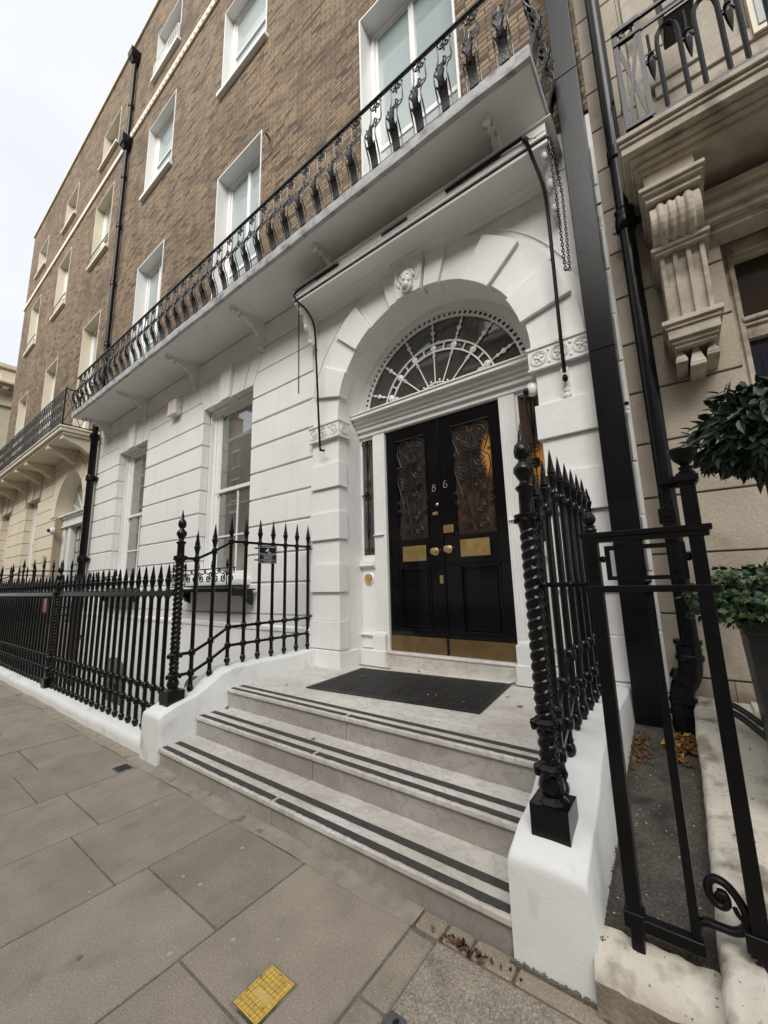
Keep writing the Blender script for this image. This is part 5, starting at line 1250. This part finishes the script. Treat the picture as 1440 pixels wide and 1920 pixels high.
# balcony slab and console
b = MB(); sx = -.022
for y0, z0, z1, x in ((3.04, 4.70, 4.745, sx), (3.06, 4.665, 4.70, sx+.012), (3.075, 4.60, 4.665, sx+.02), (3.13, 4.57, 4.60, sx+.06), (3.18, 4.54, 4.57, sx+.085), (3.22, 4.50, 4.54, sx+.10)):
    b.box(x, 3.0, y0, RY, z0, z1)
ob('balcony', b, 'stone_carved', R, bevel=.006)
b = MB()
for y0, z0, z1 in ((3.50, 4.30, 4.36), (3.55, 4.22, 4.30), (3.60, 4.16, 4.22), (3.66, 4.10, 4.16)): b.box(.44, 3.0, y0, RY+.1, z0, z1)
ob('door_cornice', b, 'stone_carved', R, bevel=.006)
b = MB(); kx0, kx1 = .115, .395
b.box(kx0-.01, kx1+.01, 3.24, RY, 4.32, 4.50)
for dx, y0, z0, z1 in ((.05, 3.13, 4.285, 4.315), (.035, 3.15, 4.26, 4.285), (.02, 3.18, 4.215, 4.26)): b.box(kx0-dx, kx1+dx, y0, RY, z0, z1)
# volute roll with beads
n = 16
roll = [(3.30+.14*cos(t)*-1 if False else 3.33-.155*cos(t), 4.07-.155*sin(t)) for t in [(-pi*.5+pi*1.05*i/n) for i in range(n+1)]]+[(RY, 3.92), (RY, 4.21)]
b.prism(roll[::-1], 0, kx0-.005, kx1+.005)
for xx, w_ in ((kx0+.06, .03), (kx0+.115, .022), (kx0+.165, .022), (kx0+.22, .03)):
    b.tube([(xx, 3.33-.150*cos(t), 4.07-.150*sin(t)) for t in [(-pi*.45+pi*.95*i/10) for i in range(11)]], w_*.9, 8)
b.box(kx0-.03, kx1+.03, 3.28, RY, 3.885, 3.915); b.box(kx0-.015, kx1+.015, 3.30, RY, 3.86, 3.885)
b.prism([(3.36, 3.86), (3.40, 3.36), (RY, 3.36), (RY, 3.86)], 0, kx0+.01, kx1-.01)
for k in range(4):
    xx = kx0+.012+k*.0775
    b.prism([(3.335, 3.859), (3.375, 3.36), (3.41, 3.36), (3.37, 3.859)], 0, xx, xx+.028)
for dx, y0, z0, z1 in ((.035, 3.35, 3.325, 3.358), (.02, 3.37, 3.295, 3.325), (.008, 3.385, 3.22, 3.295), (-.008, 3.41, 3.19, 3.22), (-.02, 3.43, 3.165, 3.19)): b.box(kx0-dx, kx1+dx, y0, RY, z0, z1)
for xx, hh, ww in ((kx0+.05, .075, .036), (kx0+.14, .125, .046), (kx0+.23, .075, .036)):
    z1 = 3.163; vs = [(xx-ww*.3, 3.50, z1), (xx+ww*.3, 3.50, z1), (xx+ww*.3, RY, z1), (xx-ww*.3, RY, z1), (xx-ww, 3.46, z1-hh), (xx+ww, 3.46, z1-hh), (xx+ww, RY, z1-hh), (xx-ww, RY, z1-hh)]
    b.add(vs, [(0, 3, 2, 1)[::-1], (4, 5, 6, 7)[::-1], (4, 5, 1, 0), (5, 6, 2, 1), (6, 7, 3, 2), (7, 4, 0, 3)]); b.box(xx-ww, xx+ww, 3.46, RY, z1-hh-.025, z1-hh-.001); b.ball((xx, 3.47, z1), .012, .012, .01, 6, 4)
ob('console_bracket', b, 'stone_carved', R, bevel=.004, seg=2)
# window wall behind the balcony
b = MB(); b.box(.16, .24, RY-.02, RY, 4.76, 9); b.box(.27, .62, RY-.07, RY, 5.72, 5.78); b.box(.30, 3, RY-.05, RY, 5.60, 5.72); b.box(.27, 3, RY-.03, RY, 4.76, 5.60); ob('window_moulding', b, 'stone_carved', R, bevel=.006)
b = MB(); b.box(.93, 2.0, 3.68, 3.74, 5.62, 8); fw = ob('window', b, 'cream_paint', R); b = MB(); b.box(.965, 2.0, 3.67, 3.679, 5.67, 8); ob('pane', b, 'curtain', fw)
# iron balustrade of that balcony
Q = thing('stone_balcony_railing', 'black iron balcony railing with crossed end panel on the stone house', 'railing')
b = MB(); ry = 3.12; zt, zb = 5.75, 4.83
def fl_bar(p, q, w_=.011, d_=.008):
    w_ *= 1.35
    p, q = Vector(p), Vector(q); d = (q-p).normalized(); s_ = d.cross(Vector((0, 1, 0))).normalized()*w_; yy = Vector((0, d_, 0))
    b.add([tuple(p-s_-yy), tuple(p+s_-yy), tuple(p+s_+yy), tuple(p-s_+yy), tuple(q-s_-yy), tuple(q+s_-yy), tuple(q+s_+yy), tuple(q-s_+yy)], [(3, 2, 1, 0), (4, 5, 6, 7), (0, 1, 5, 4), (1, 2, 6, 5), (2, 3, 7, 6), (3, 0, 4, 7)])
fl_bar((.068, ry, zb), (.068, ry, zt), .012); fl_bar((.215, ry, zb), (.215, ry, zt), .012)
fl_bar((.08, ry, zb+.03), (.205, ry, zt-.12), .009, .006); fl_bar((.205, ry+.014, zb+.03), (.08, ry+.014, zt-.12), .009, .006)
fl_bar((.05, ry, zb+.02), (.235, ry, zb+.02), .010, .016); fl_bar((.05, ry, zt-.11), (.235, ry, zt-.11), .010, .016); fl_bar((.05, ry, zt), (.235, ry, zt), .012, .02)
b.tube([(.142+.04*cos(t), ry, zt-.055+.035*sin(t)) for t in [2*pi*k/12 for k in range(12)]], .009, 5, True)
for k in range(4): b.box(.06+.045*k, .078+.045*k, ry-.01, ry+.01, 4.745, 4.79)
ob('end_panel', b, 'black_satin', Q)
b = MB(); fl_bar((.062, ry+.03, zb), (.062, ry+.03, zt), .010); 
for k in range(4):
    yy = ry+.05+.16*k; b.box(.056, .068, yy-.01, yy+.01, zb, zt)
b.box(.05, .074, ry, RY, zt-.01, zt+.01); b.box(.05, .074, ry, RY, zb+.01, zb+.03); ob('side_panel', b, 'black_satin', Q)
b = MB(); b.box(.22, 3, ry-.012, ry+.02, zb-.02, zb+.004); b.box(.22, 3, ry-.012, ry+.012, zt-.01, zt+.012); b.box(.22, 3, ry-.006, ry+.008, zt-.125, zt-.10); ob('rail', b, 'black_satin', Q)
for k in range(5):
    b = MB(); xx = .373+.217*k; w_ = .063
    pts = [(xx-w_, zb), (xx-w_, zt-.34), (xx-w_*.85, zt-.27), (xx-w_*.4, zt-.225), (xx, zt-.215), (xx+w_*.4, zt-.225), (xx+w_*.85, zt-.27), (xx+w_, zt-.34), (xx+w_, zb)]
    b.tube([(p[0], ry, p[1]) for p in pts], .0165, 6)
    cx2 = xx-.108
    b.lathe([(.004, 5.12), (.018, 5.20), (.026, 5.27), (.014, 5.33), (.024, 5.345), (.010, 5.38), (.010, 5.54)], (cx2, ry, 0), 7)
    for s_ in (-1, 1): b.tube([(cx2, ry, 5.33), (cx2+s_*.035, ry, 5.32), (cx2+s_*.052, ry, 5.34)], .008, 5); b.ball((cx2+s_*.03, ry, 5.30), .014, .012, .02, 6, 4)
    ob('arched_bar', b, 'black_satin', Q, smooth=45)
b = MB(); b.prism([(.375, 5.64), (.56, 5.64), (.58, 6.3), (.36, 6.3)], 1, 3.16, 3.40); tag(ob('balcony_planter', b, 'planter', bevel=.01), 'dark planter box standing behind the iron railing of the stone balcony', 'planter')

# ================================================================ topiary bay and ivy planter on the neighbour's steps
PT = thing('planter_with_bay', 'tall dark planter with clipped bay ball over trailing ivy right of the gate', 'plant')
b = MB(); b.add([(.19, 2.62, 1.30), (.62, 2.62, 1.30), (.62, 3.02, 1.30), (.19, 3.02, 1.30), (.235, 2.67, .44), (.58, 2.67, .44), (.58, 2.98, .44), (.235, 2.98, .44)], [(0, 1, 2, 3), (7, 6, 5, 4), (4, 5, 1, 0), (5, 6, 2, 1), (6, 7, 3, 2), (7, 4, 0, 3)]); b.box(.18, .63, 2.61, 3.03, 1.25, 1.31); ob('planter_box', b, 'planter', PT, bevel=.006)
b = MB(); b.tube(smoothpath([(.40, 2.82, 1.28), (.405, 2.815, 1.7), (.395, 2.82, 2.2)]), [.016]*13, 8)
random.seed(31)
for k in range(14):
    t = random.uniform(0, 2*pi); e = random.uniform(-.5, 1.2); d = Vector((cos(t)*cos(e), sin(t)*cos(e), sin(e))); p = Vector((.397, 2.82, 2.1+.012*k)); b.tube([p, p+d*.1, p+d*.19+Vector((0, 0, .02))], [.006, .004, .002], 5)
ob('stem', b, 'bark', PT, smooth=50)
def leaf_cloud(c, rad, n, ln, wd, seed, droop=.0, shell=.55, ivy=False, mats=2, flat_bottom=None):
    b = MB(); random.seed(seed)
    for _ in range(n):
        while True:
            p = Vector([random.uniform(-1, 1) for _ in range(3)])
            if p.length < 1 and p.length > shell*random.random()**.5: break
        q = Vector((p.x*rad[0], p.y*rad[1], p.z*rad[2])); nrm = p.normalized()
        bump_ = 1+.16*sin(nrm.x*7+1.3)*sin(nrm.y*6+.4)+.12*sin(nrm.z*9)
        q *= bump_; pos = Vector(c)+q
        d = (nrm*.8+Vector([random.uniform(-.9, .9) for _ in range(3)])-Vector((0, 0, droop))).normalized(); s_ = d.cross(nrm if abs(d.dot(nrm)) < .95 else Vector((0, 0, 1))).normalized(); up_ = s_.cross(d).normalized()
        L_ = ln*random.uniform(.7, 1.15); w_ = wd*random.uniform(.75, 1.15)
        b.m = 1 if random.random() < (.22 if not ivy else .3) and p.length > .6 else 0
        if not ivy:
            dr = Vector((0, 0, -L_*random.uniform(.05, .3)))
            vs = [pos, pos+d*L_*.28+s_*w_*.85+up_*w_*.3, pos+d*L_*.62+s_*w_*.9+up_*w_*.3+dr*.4, pos+d*L_+dr, pos+d*L_*.62-s_*w_*.9+up_*w_*.3+dr*.4, pos+d*L_*.28-s_*w_*.85+up_*w_*.3, pos+d*L_*.3, pos+d*L_*.64+dr*.4]
            b.add(vs, [(0, 6, 1), (6, 7, 2, 1), (7, 3, 2), (0, 5, 6), (6, 5, 4, 7), (7, 4, 3)])
        else:
            pts = [(0, 0), (.55, .2), (.95, .35), (.6, .5), (.62, .75), (.2, .7), (0, 1.15), (-.2, .7), (-.62, .75), (-.6, .5), (-.95, .35), (-.55, .2)]
            vs = [pos+s_*(a*w_)+d*(e*L_*.8)+up_*(-abs(a)*w_*.25) for a, e in pts]; vs.append(pos+d*L_*.45)
            b.add(vs, [(12, i, (i+1) % 12) for i in range(12)])
    return b
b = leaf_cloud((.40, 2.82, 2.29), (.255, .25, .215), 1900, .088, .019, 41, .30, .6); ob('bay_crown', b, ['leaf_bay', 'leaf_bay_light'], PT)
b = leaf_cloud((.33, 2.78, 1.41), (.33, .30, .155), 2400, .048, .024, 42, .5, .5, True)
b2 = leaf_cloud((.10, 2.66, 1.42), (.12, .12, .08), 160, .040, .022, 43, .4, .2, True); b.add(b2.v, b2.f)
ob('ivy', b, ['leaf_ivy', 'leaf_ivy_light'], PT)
b = MB(); b.tube(smoothpath([(.06, 3.2, .80), (.14, 3.1, .79), (.26, 3.0, .72), (.40, 2.95, .66)]), .016, 8); b.tube(smoothpath([(.06, 3.2, .755), (.14, 3.12, .74), (.25, 3.02, .665), (.40, 2.97, .60)]), .018, 8); tag(ob('hose', b, 'cable', smooth=50), 'black cable bundle trailing from the wall behind the dark planter', 'hose')
b = MB(); b.box(.225, 3, 2.3, 3.74, .0, .44); struct('neighbour_landing', b, 'cream_dirty', bevel=.01)

# ================================================================ fallen leaves
def leaf(x, y, z, size, kind, label, rot=None, name='fallen_leaf', curl=.35):
    b = MB(); n = 12; pts = []
    for i in range(n):
        t = 2*pi*i/n; R_ = size*(.75+.28*cos(5*t)*(.8 if i % 2 else 1)+random.uniform(-.06, .06)); pts.append((R_*cos(t), R_*sin(t)*.8, size*curl*(cos(2*t+1)*.5+.5)+.001))
    pts.append((0, 0, .002)); b.add(pts, [(n, i, (i+1) % n) for i in range(n)]); b.tube([(0, 0, .003), (size*1.2, .1*size, .004)], size*.03, 4)
    o = ob(name, b, kind, smooth=60); o.location = (x, y, z); o.rotation_euler = (random.uniform(-.1, .1), random.uniform(-.1, .1), random.uniform(0, 6) if rot is None else rot)
    tag(o, label, 'leaf', 'fallen autumn leaves'); return o
random.seed(77)
leaf(-.80, 1.965, .160, .026, 'yellow_leaf', 'orange curled leaf on the lowest marble step by the right low wall', 1)
leaf(-3.86, 2.44, .336, .035, 'dry_leaf', 'brown-yellow leaf in the left corner of the middle step')
leaf(-2.52, 2.36, .336, .022, 'dry_leaf', 'small dark brown leaf in the middle of the middle step')
leaf(-3.46, 2.86, .513, .022, 'dry_leaf', 'small brown leaf on the landing left of the rubber mat')
leaf(-3.33, 3.98, .516, .035, 'yellow_leaf', 'yellow-brown leaf at the rear left corner of the rubber mat')
leaf(-3.02, 4.075, .53, .035, 'yellow_leaf', 'bright yellow leaf leaning on the left end of the door step')
leaf(-2.96, 3.50, .530, .030, 'dry_leaf', 'long brown leaf on the left part of the rubber mat')
leaf(-1.93, 3.28, .530, .018, 'yellow_leaf', 'tiny pale yellow leaf near the middle of the rubber mat')
leaf(-2.0, 3.26, .530, .018, 'sign_pink', 'tiny pale pinkish leaf beside the yellow one on the mat')
leaf(-1.50, 4.06, .517, .04, 'dry_leaf', 'brown leaf at the right end of the door step')
leaf(-1.22, 3.42, .512, .032, 'dry_leaf', 'dark brown leaf on the landing right of the rubber mat')
leaf(-1.40, 3.62, .512, .022, 'dry_leaf', 'small brown leaf close to the right edge of the rubber mat')
leaf(-1.62, 3.22, .530, .022, 'dry_leaf', 'brown leaf on the front right corner of the rubber mat')
leaf(-2.55, 4.0, .530, .026, 'dry_leaf', 'brown leaf on the rear edge of the rubber mat')
def pile(name, x, y, z, rx, ry_, n, kinds, label, size=.035, seed=1):
    random.seed(seed); b = MB()
    for _ in range(n):
        b.m = random.randrange(len(kinds)); px_, pyy = x+random.gauss(0, rx), y+random.gauss(0, ry_); s_ = size*random.uniform(.5, 1.1); m3 = Matrix.Rotation(random.uniform(0, 6), 3, 'Z') @ Matrix.Rotation(random.uniform(-.7, .7), 3, 'X')
        pts = []
        for i in range(9): t = 2*pi*i/9; R_ = s_*(.7+.3*cos(3*t)); pts.append(m3 @ Vector((R_*cos(t), R_*.7*sin(t), s_*.3*cos(2*t))))
        zz = z(pyy) if callable(z) else z
        pts = [(p[0]+px_, p[1]+pyy, max(p[2], -.003)+zz+.012+random.uniform(0, .02)) for p in pts]; b.add(pts, [tuple(range(9))])
    o = ob(name, b, kinds); tag(o, label, 'leaf litter', kind='stuff')
fz_ = lambda y: .195+(y-1.92)*.166
pile('leaf_litter', -.14, 3.36, fz_, .045, .075, 70, ['yellow_leaf', 'dry_leaf', 'dry_leaf'], 'heap of yellow and brown leaves at the foot of the fat black pipe', .05, 2)
pile('leaf_litter', -.385, 3.22, fz_, .03, .13, 90, ['dry_leaf', 'dry_leaf'], 'dark reddish-brown leaves along the foot of the right low wall', .022, 3)
pile('leaf_litter', -.93, 1.745, .0, .07, .012, 60, ['dry_leaf', 'grille_iron'], 'brown leaf scraps caught in the gutter under the lowest step', .014, 4)
pile('leaf_litter', .06, 1.9, .31, .03, .03, 5, ['dry_leaf'], 'single brown leaves by the base of the urn post', .02, 6)
b = MB(); random.seed(15)
for _ in range(500):
    x = random.uniform(-.17, -.085); y = random.gauss(1.985, .02); b.add([(x, y, .19), (x+.003, y, .19), (x+random.uniform(-.006, .006), y+random.uniform(-.006, .006), .20+random.uniform(.004, .016))], [(0, 1, 2)])
for _ in range(400):
    x = random.gauss(-.40, .015); y = random.gauss(1.79, .012); b.add([(x, y, .0), (x+.003, y, .0), (x+random.uniform(-.008, .008), y-random.uniform(0, .01), .012+random.uniform(.004, .016))], [(0, 1, 2)])
tag(ob('moss_tufts', b, 'moss'), 'green moss tufts by the gate threshold and wall foot', 'moss', kind='stuff')
b = MB(); random.seed(21)
for _ in range(700):
    x = random.uniform(-.45, -.085); y = random.gauss(1.975, .022); rr = random.uniform(.002, .007); b.ball((x, y, .197+rr*.4), rr, rr, rr*.6, 5, 3)
for _ in range(260):
    x = random.gauss(-.435, .012); y = random.uniform(1.85, 3.2); rr = random.uniform(.002, .007); b.ball((x, y, fz_(max(y, 1.95))+.001), rr, rr, rr*.6, 5, 3)
tag(ob('soil_crumbs', b, 'soil'), 'dark soil and grit gathered along the gate threshold and wall foot', 'soil', kind='stuff')
b = MB(); random.seed(16)
for _ in range(60):
    x, y = random.uniform(-.44, -.1), random.uniform(1.98, 3.4); b.ball((x, y, fz_(y)+.002), random.uniform(.0012, .004), random.uniform(.002, .006), .001, 5, 4)
tag(ob('paper_scraps', b, 'sign_white'), 'pale grit and paper scraps scattered on the dark passage floor', 'litter', kind='stuff')
b = MB(); random.seed(18)
for _ in range(46):
    x, y, rr = random.uniform(-7.5, -1.25), random.uniform(.4, 1.7), random.uniform(.005, .014); b.lathe([(rr, .0018), (rr*.8, .0024)], (x, y, 0), 7)
b.m = 1; b.lathe([(.014, .0018), (.011, .003)], (-2.276, .787, 0), 9); b.lathe([(.008, .0018), (.006, .003)], (-.70, 1.42, 0), 9)
tag(ob('gum_spots', b, ['gum', 'pavement_joint']), 'flattened pale chewing gum spots on the pavement flags', 'stain', kind='stuff')

# ================================================================ cream neighbour on the left
C = thing('cream_house', 'brown brick house with cream ground floor and arched door on the left', 'building')
NX0, NX1 = -25.7, -12.74; NB = [-14.68, -19.0, -23.2]
ops = []
for c in NB: ops += [(c-.79, c+.79, 6.08, 10.35), (c-.82, c+.82, 12.68, 15.2), (c-.78, c+.78, 16.85, 18.35)]
b = MB(); wall_panels(b, NX0, NX1-.001, 5.95, 20.2, BY+.001, BY+.32, ops); b.box(NX0, NX1-.001, BY+.9, 11, -2.59, 20.1); b.box(NX0, NX0+.3, BY+.33, BY+.9, -2.5, 20.1); ob('brick_wall', b, 'london_brick', C)
for c in NB:
    window(C, c-.79, c+.79, 6.08, 10.35, BY+.26, 'cream_paint', 'pane_far', BY, 'casement', sill=False, proud=.01)
    w2 = window(C, c-.82, c+.82, 12.68, 15.2, BY+.24, 'cream_paint', 'pane_far', BY, 'sash')
    gd = MB(); gd.box(c-.8, c+.8, BY-.04, BY-.02, 13.1, 13.14); gd.box(c-.8, c+.8, BY-.04, BY-.02, 12.85, 12.87); ob('window_guard', gd, 'iron_balcony', w2)
    window(C, c-.78, c+.78, 16.85, 18.35, BY+.24, 'cream_paint', 'pane_far', BY, 'sash')
b = MB(); b.box(NX0-.05, NX1, BY-.05, BY, 15.82, 16.02); ob('string_course', b, 'cream_paint', C)
b = MB(); b.box(NX0-.05, NX1, BY-.06, BY+.35, 20.2, 20.3); ob('parapet_coping', b, 'stone_far', C)
ACX, ACZ, AR = -14.82, 3.86, 1.30
b = MB()
nw = [(-19.92, -18.36), (-24.0, -22.5)]
segs = [(NX0, nw[1][0]), (nw[1][1], nw[0][0]), (nw[0][1], ACX-AR-.02)]
for za, zb in zip([.2, .66]+JZ[:-2], [.66]+JZ[:-1]):
    for s0, s1 in segs: b.box(s0, s1, WY, WY+.2, za+.014, zb-.014)
for za, zb in ((4.664, 5.11), (5.11, 5.5)):
    for s0, s1 in ((NX0, nw[1][0]-.3), (nw[1][1]+.3, nw[0][0]-.3), (nw[0][1]+.3, ACX-1.85)): b.box(s0, s1, WY, WY+.2, za+.014, zb-.014)
b.box(NX0, NX1-.001, WY, WY+.2, 5.514, 5.95); b.box(-13.5, NX1-.001, WY+.004, WY+.2, -.5, 3.86)
arch_plate(b, ACX, ACZ, AR, ACX-1.8, NX1-.001, 5.5, WY+.002, WY+.5)
for x0, x1 in nw:
    c = (x0+x1)/2
    for k in range(-3, 4):
        a, d = (k-.5)*.223, (k+.5)*.223; b.prism([(c+a+.01, 4.87), (c+d-.01, 4.87), (c+d*1.35-.01, 5.49), (c+a*1.35+.01, 5.49)], 1, WY-(.05 if k == 0 else 0), WY+.2)
for i in range(9):
    a0, a1 = radians(20*i), radians(20*(i+1)); wedge(b, ACX, ACZ, a0, a1, AR, AR+.42, WY-.03, WY+.0, .012)
b.m = 1
wall_panels(b, NX0, ACX-AR-.02, -.5, 5.5, WY+.03, WY+.19, [(x0-.02, x1+.02, 1.64, 4.89) for x0, x1 in nw]); b.box(ACX-AR-.019, ACX-AR+.02, WY+.03, WY+.6, -.5, ACZ)
ob('stucco_wall', b, ['cream_stucco', 'joint_cream'], C)
for x0, x1 in nw: window(C, x0, x1, 1.66, 4.87, WY+.24, 'cream_stucco', 'pane_ground', WY+.2, 'ground', proud=0)
b = MB(); n = 24; b.prism([(ACX+AR*cos(pi*i/n), ACZ+AR*sin(pi*i/n)) for i in range(n+1)], 1, WY+.42, WY+.43); fa = ob('fanlight', b, 'pane_far', C)
b = MB()
for i in range(1, 8): a = pi*i/8; b.tube([(ACX+rr*cos(a), WY+.41, ACZ+rr*sin(a)) for rr in (.2, 1.25)], .02, 5)
ob('tracery', b, 'white_joinery', fa)
b = MB()
for y0, z0, z1 in ((WY+.10, 3.86, 3.92), (WY+.16, 3.80, 3.86), (WY+.22, 3.58, 3.80), (WY+.18, 3.52, 3.58)): b.box(ACX-AR-.1, ACX+AR-.02, y0, WY+.45, z0, z1)
for x0, x1 in ((-16.1, -15.85), (-15.62, -15.35), (-14.28, -14.0), (-13.8, -13.52)): b.box(x0, x1, WY+.24, WY+.45, .5, 3.52)
b.box(-15.85, -15.62, WY+.3, WY+.45, .5, 1.4); ob('door_screen', b, 'white_joinery', C, bevel=.01)
b = MB(); b.box(-15.85, -15.62, WY+.36, WY+.38, 1.4, 3.52); b.box(-14.0, -13.8, WY+.36, WY+.38, .5, 3.52); ob('sidelight', b, 'pane_side', C)
b = MB(); b.box(-15.35, -14.28, WY+.40, WY+.44, .5, 3.52); dd = ob('door', b, 'black_door', C)
b = MB()
for i in range(3):
    for j in range(6): b.box(-15.25+i*.32, -15.0+i*.32, WY+.392, WY+.399, 1.2+j*.38, 1.53+j*.38)
ob('glazing', b, 'pane_far', dd)
b = MB(); b.box(-13.25+.0-12.2, -12.98, 2.93, WY-.001, 5.80, 5.90); b.box(-25.4, -12.96, 2.90, WY-.001, 5.90, 5.96); b.box(-25.4, -13.02, 3.0, WY-.001, 5.72, 5.80); cb_ = ob('balcony', b, 'cream_paint', C, bevel=.015)
for x in (-13.2, -14.5, -16.9, -18.2, -20.2, -22.0, -24.2):
    b = MB(); b.prism([(3.02, 5.72), (3.02, 5.62), (3.10, 5.60), (3.2, 5.56), (3.36, 5.52), (3.5, 5.44), (3.6, 5.36), (WY-.001, 5.30), (WY-.001, 5.72)], 0, x-.12, x+.12); ob('bracket', b, 'cream_paint', cb_, bevel=.012)
K = thing('lattice_railing', 'black lattice iron balcony railing on the cream house', 'railing')
def lattice():
    b = MB(); n = 5; w_ = 1.0/n; z0, z1 = 6.03, 7.02; y = 2.97
    for k in range(n):
        for m_ in range(3):
            za, zb = z0+(z1-z0)*m_/3, z0+(z1-z0)*(m_+1)/3; x = k*w_
            b.tube([(x, y, za), (x+w_, y, zb)], .009, 4); b.tube([(x+w_, y, za), (x, y, zb)], .009, 4)
        b.box(k*w_-.006, k*w_+.006, y-.006, y+.006, z0, z1)
    b.box(-.012, .012, y-.012, y+.012, z0-.04, z1); return b
lp = ob('lattice_panel', lattice(), 'iron_balcony', K)
for i in range(12):
    o = lp if i == 0 else lp.copy()
    if i: COL.objects.link(o); o.parent = K
    o.location = (-14.05-i, 0, 0)
b = MB(); b.box(-25.1, -13.0, 2.955, 2.985, 7.02, 7.05); b.box(-25.1, -13.0, 2.96, 2.98, 6.0, 6.03); b.box(-13.06, -13.04, 2.96, WY, 7.02, 7.05); b.box(-13.06, -13.04, 2.96, WY, 6.0, 6.03)
b.box(-13.06, -13.03, 2.95, 2.99, 5.96, 7.05)
b.tube([(-13.05, 2.97, 6.03), (-13.05, 3.37, 7.02)], .009, 4); b.tube([(-13.05, 3.37, 6.03), (-13.05, 2.97, 7.02)], .009, 4); b.tube([(-13.05, 3.37, 6.03), (-13.05, 3.76, 7.02)], .009, 4); b.tube([(-13.05, 3.76, 6.03), (-13.05, 3.37, 7.02)], .009, 4)
ob('handrail', b, 'iron_balcony', K)
return_railing(-13.05, 'black spear-topped side railing by the cream house door, right of its path', newel=True)
return_railing(-16.5, 'black spear-topped side railing by the cream house door, left of its path', newel=True)
for x, lb in ((-13.05, 'white low wall under the side railing nearest the stout drainpipe'), (-16.5, 'cream low wall under the far side railing left of the cream house door')):
    b = MB(); b.box(x-.15, x+.15, 1.85, 3.74, -2.5, .42); b.box(x-.15, x+.15, 2.5, 3.74, .42, .69); tag(ob('low_wall', b, 'cream_stucco', bevel=.02), lb, 'wall')
b = MB(); b.box(-16.34, -13.21, 1.86, 3.76, -2.5, .5); tag(ob('stone_landing', b, 'area_stone'), 'raised stone landing in front of the cream house door', 'step')
b = MB(); b.lathe([(.11, 0), (.11, .05), (.09, .09), (.05, .11)], (-15.95, WY-.03, 3.42), 14, rotY); dc = ob('dome_camera', b, 'alarm_plastic', smooth=50); tag(dc, 'round dome camera on the cream wall beside the arched doorway', 'camera')
b = MB(); b.ball((-15.95, WY-.15, 3.42), .06, .06, .06, 10, 7); ob('lens', b, 'black_gloss', dc, smooth=60)
b = MB(); b.box(-16.78, -16.50, WY-.035, WY-.031+.0, 2.30, 2.66); tag(ob('brass_plaque', b, 'brass'), 'upright brass name plaque on the cream wall left of the arched doorway', 'plaque')
# far stone building closing the row
Fb = thing('corner_building', 'pale stone building with heavy cornice at the far left edge', 'building')
b = MB(); b.box(-46, -30, 1.5, 22, -.1, 12.8)
for z in (2, 6, 9.6):
    for k in range(4): b.box(-30, -29.9, 3.2+k*3.6, 3.4+k*3.6, z, z+2.4); b.box(-30, -29.9, 4.6+k*3.6, 4.8+k*3.6, z, z+2.4); b.box(-30, -29.85, 3.2+k*3.6, 4.8+k*3.6, z+2.401, z+2.6)
ob('stone_wall', b, 'stone_far', Fb)
b = MB()
for dx, z0, z1 in ((.25, 12.8, 13.0), (.5, 13.0, 13.12), (.75, 13.12, 13.3)): b.box(-46, -30+dx, 1.5-dx, 22.3, z0, z1)
for k in range(40): b.box(-29.75, -29.45, 1.4+k*.5, 1.65+k*.5, 12.84, 12.999)
ob('cornice', b, 'stone_far', Fb, bevel=.03)
b = MB(); b.box(-46, -30, 1.5, 22, 13.3, 14.25); b.box(-46, -29.8, 1.3, 22.2, 14.25, 14.5)
for k in range(18): b.box(-30, -29.9, 1.6+k*1.1, 2.3+k*1.1, 13.45, 14.1)
ob('attic', b, 'stone_far', Fb, bevel=.02)
# terrace across the street, seen only in the glass
O_ = thing('opposite_terrace', 'red-brown brick terrace across the street reflected in the window glass', 'building')
b = MB(); ow = []; 
for k in range(34):
    for z, h in ((1.5, 2.8), (6.0, 3.2), (10.6, 2.2), (14.3, 1.7)): ow.append((-94+k*4-.65, -94+k*4+.65, z, z+h))
wall_panels(b, -98, 44, 5.2, 17.6, -16.4, -16.0, [o for o in ow if o[2] > 5]); ob('brick_wall', b, 'brick_opposite', O_)
b = MB(); wall_panels(b, -98, 44, 0, 5.2, -16.4, -15.98, [o for o in ow if o[2] < 5]); b.box(-98, 44, -16.0, -15.7, 5.1, 5.3); b.box(-98, 44, -16.0, -15.6, 17.4, 17.7); b.box(-98, 44, -15.999, -15.85, 10.1, 10.25)
for o in ow: b.box(o[0]-.15, o[1]+.15, -15.999, -15.9, o[3]+.01, o[3]+.25); b.box(o[0]-.15, o[1]+.15, -15.999, -15.85, o[2]-.15, o[2]-.01)
ob('stone_trim', b, 'cream_paint', O_)
b = MB(); b.box(-98, 44, -16.38, -16.3, 0, 17); ob('window_glass', b, 'pane_opposite', O_)
b = MB()
for o in ow: c = (o[0]+o[1])/2; b.box(c-.03, c+.03, -16.29, -16.2, o[2], o[3]); b.box(o[0], o[1], -16.29, -16.2, (o[2]+o[3])/2-.03, (o[2]+o[3])/2+.03)
ob('glazing_bar', b, 'white_joinery', O_)
b = MB(); b.prism([(-16.4, 17.7), (-19, 20.2), (-22, 20.2), (-25, 17.7)], 0, -40, 24); ob('roof', b, 'roof_slate', O_)
b = MB()
for k in range(17):
    x = -92+k*8; b.box(x, x+1.6, -19.5, -18.2, 17.8, 22); b.box(x-.1, x+1.7, -19.6, -18.1, 22, 22.2)
    for q in range(5): b.lathe([(.13, 22.2), (.10, 22.9)], (x+.2+.3*q, -18.8, 0), 8)
ob('chimney_stack', b, 'brick_opposite', O_)
b = MB(); b.box(-12.7, -.1, 3.77+.33, 10.9, 20.0, 20.1) if False else None
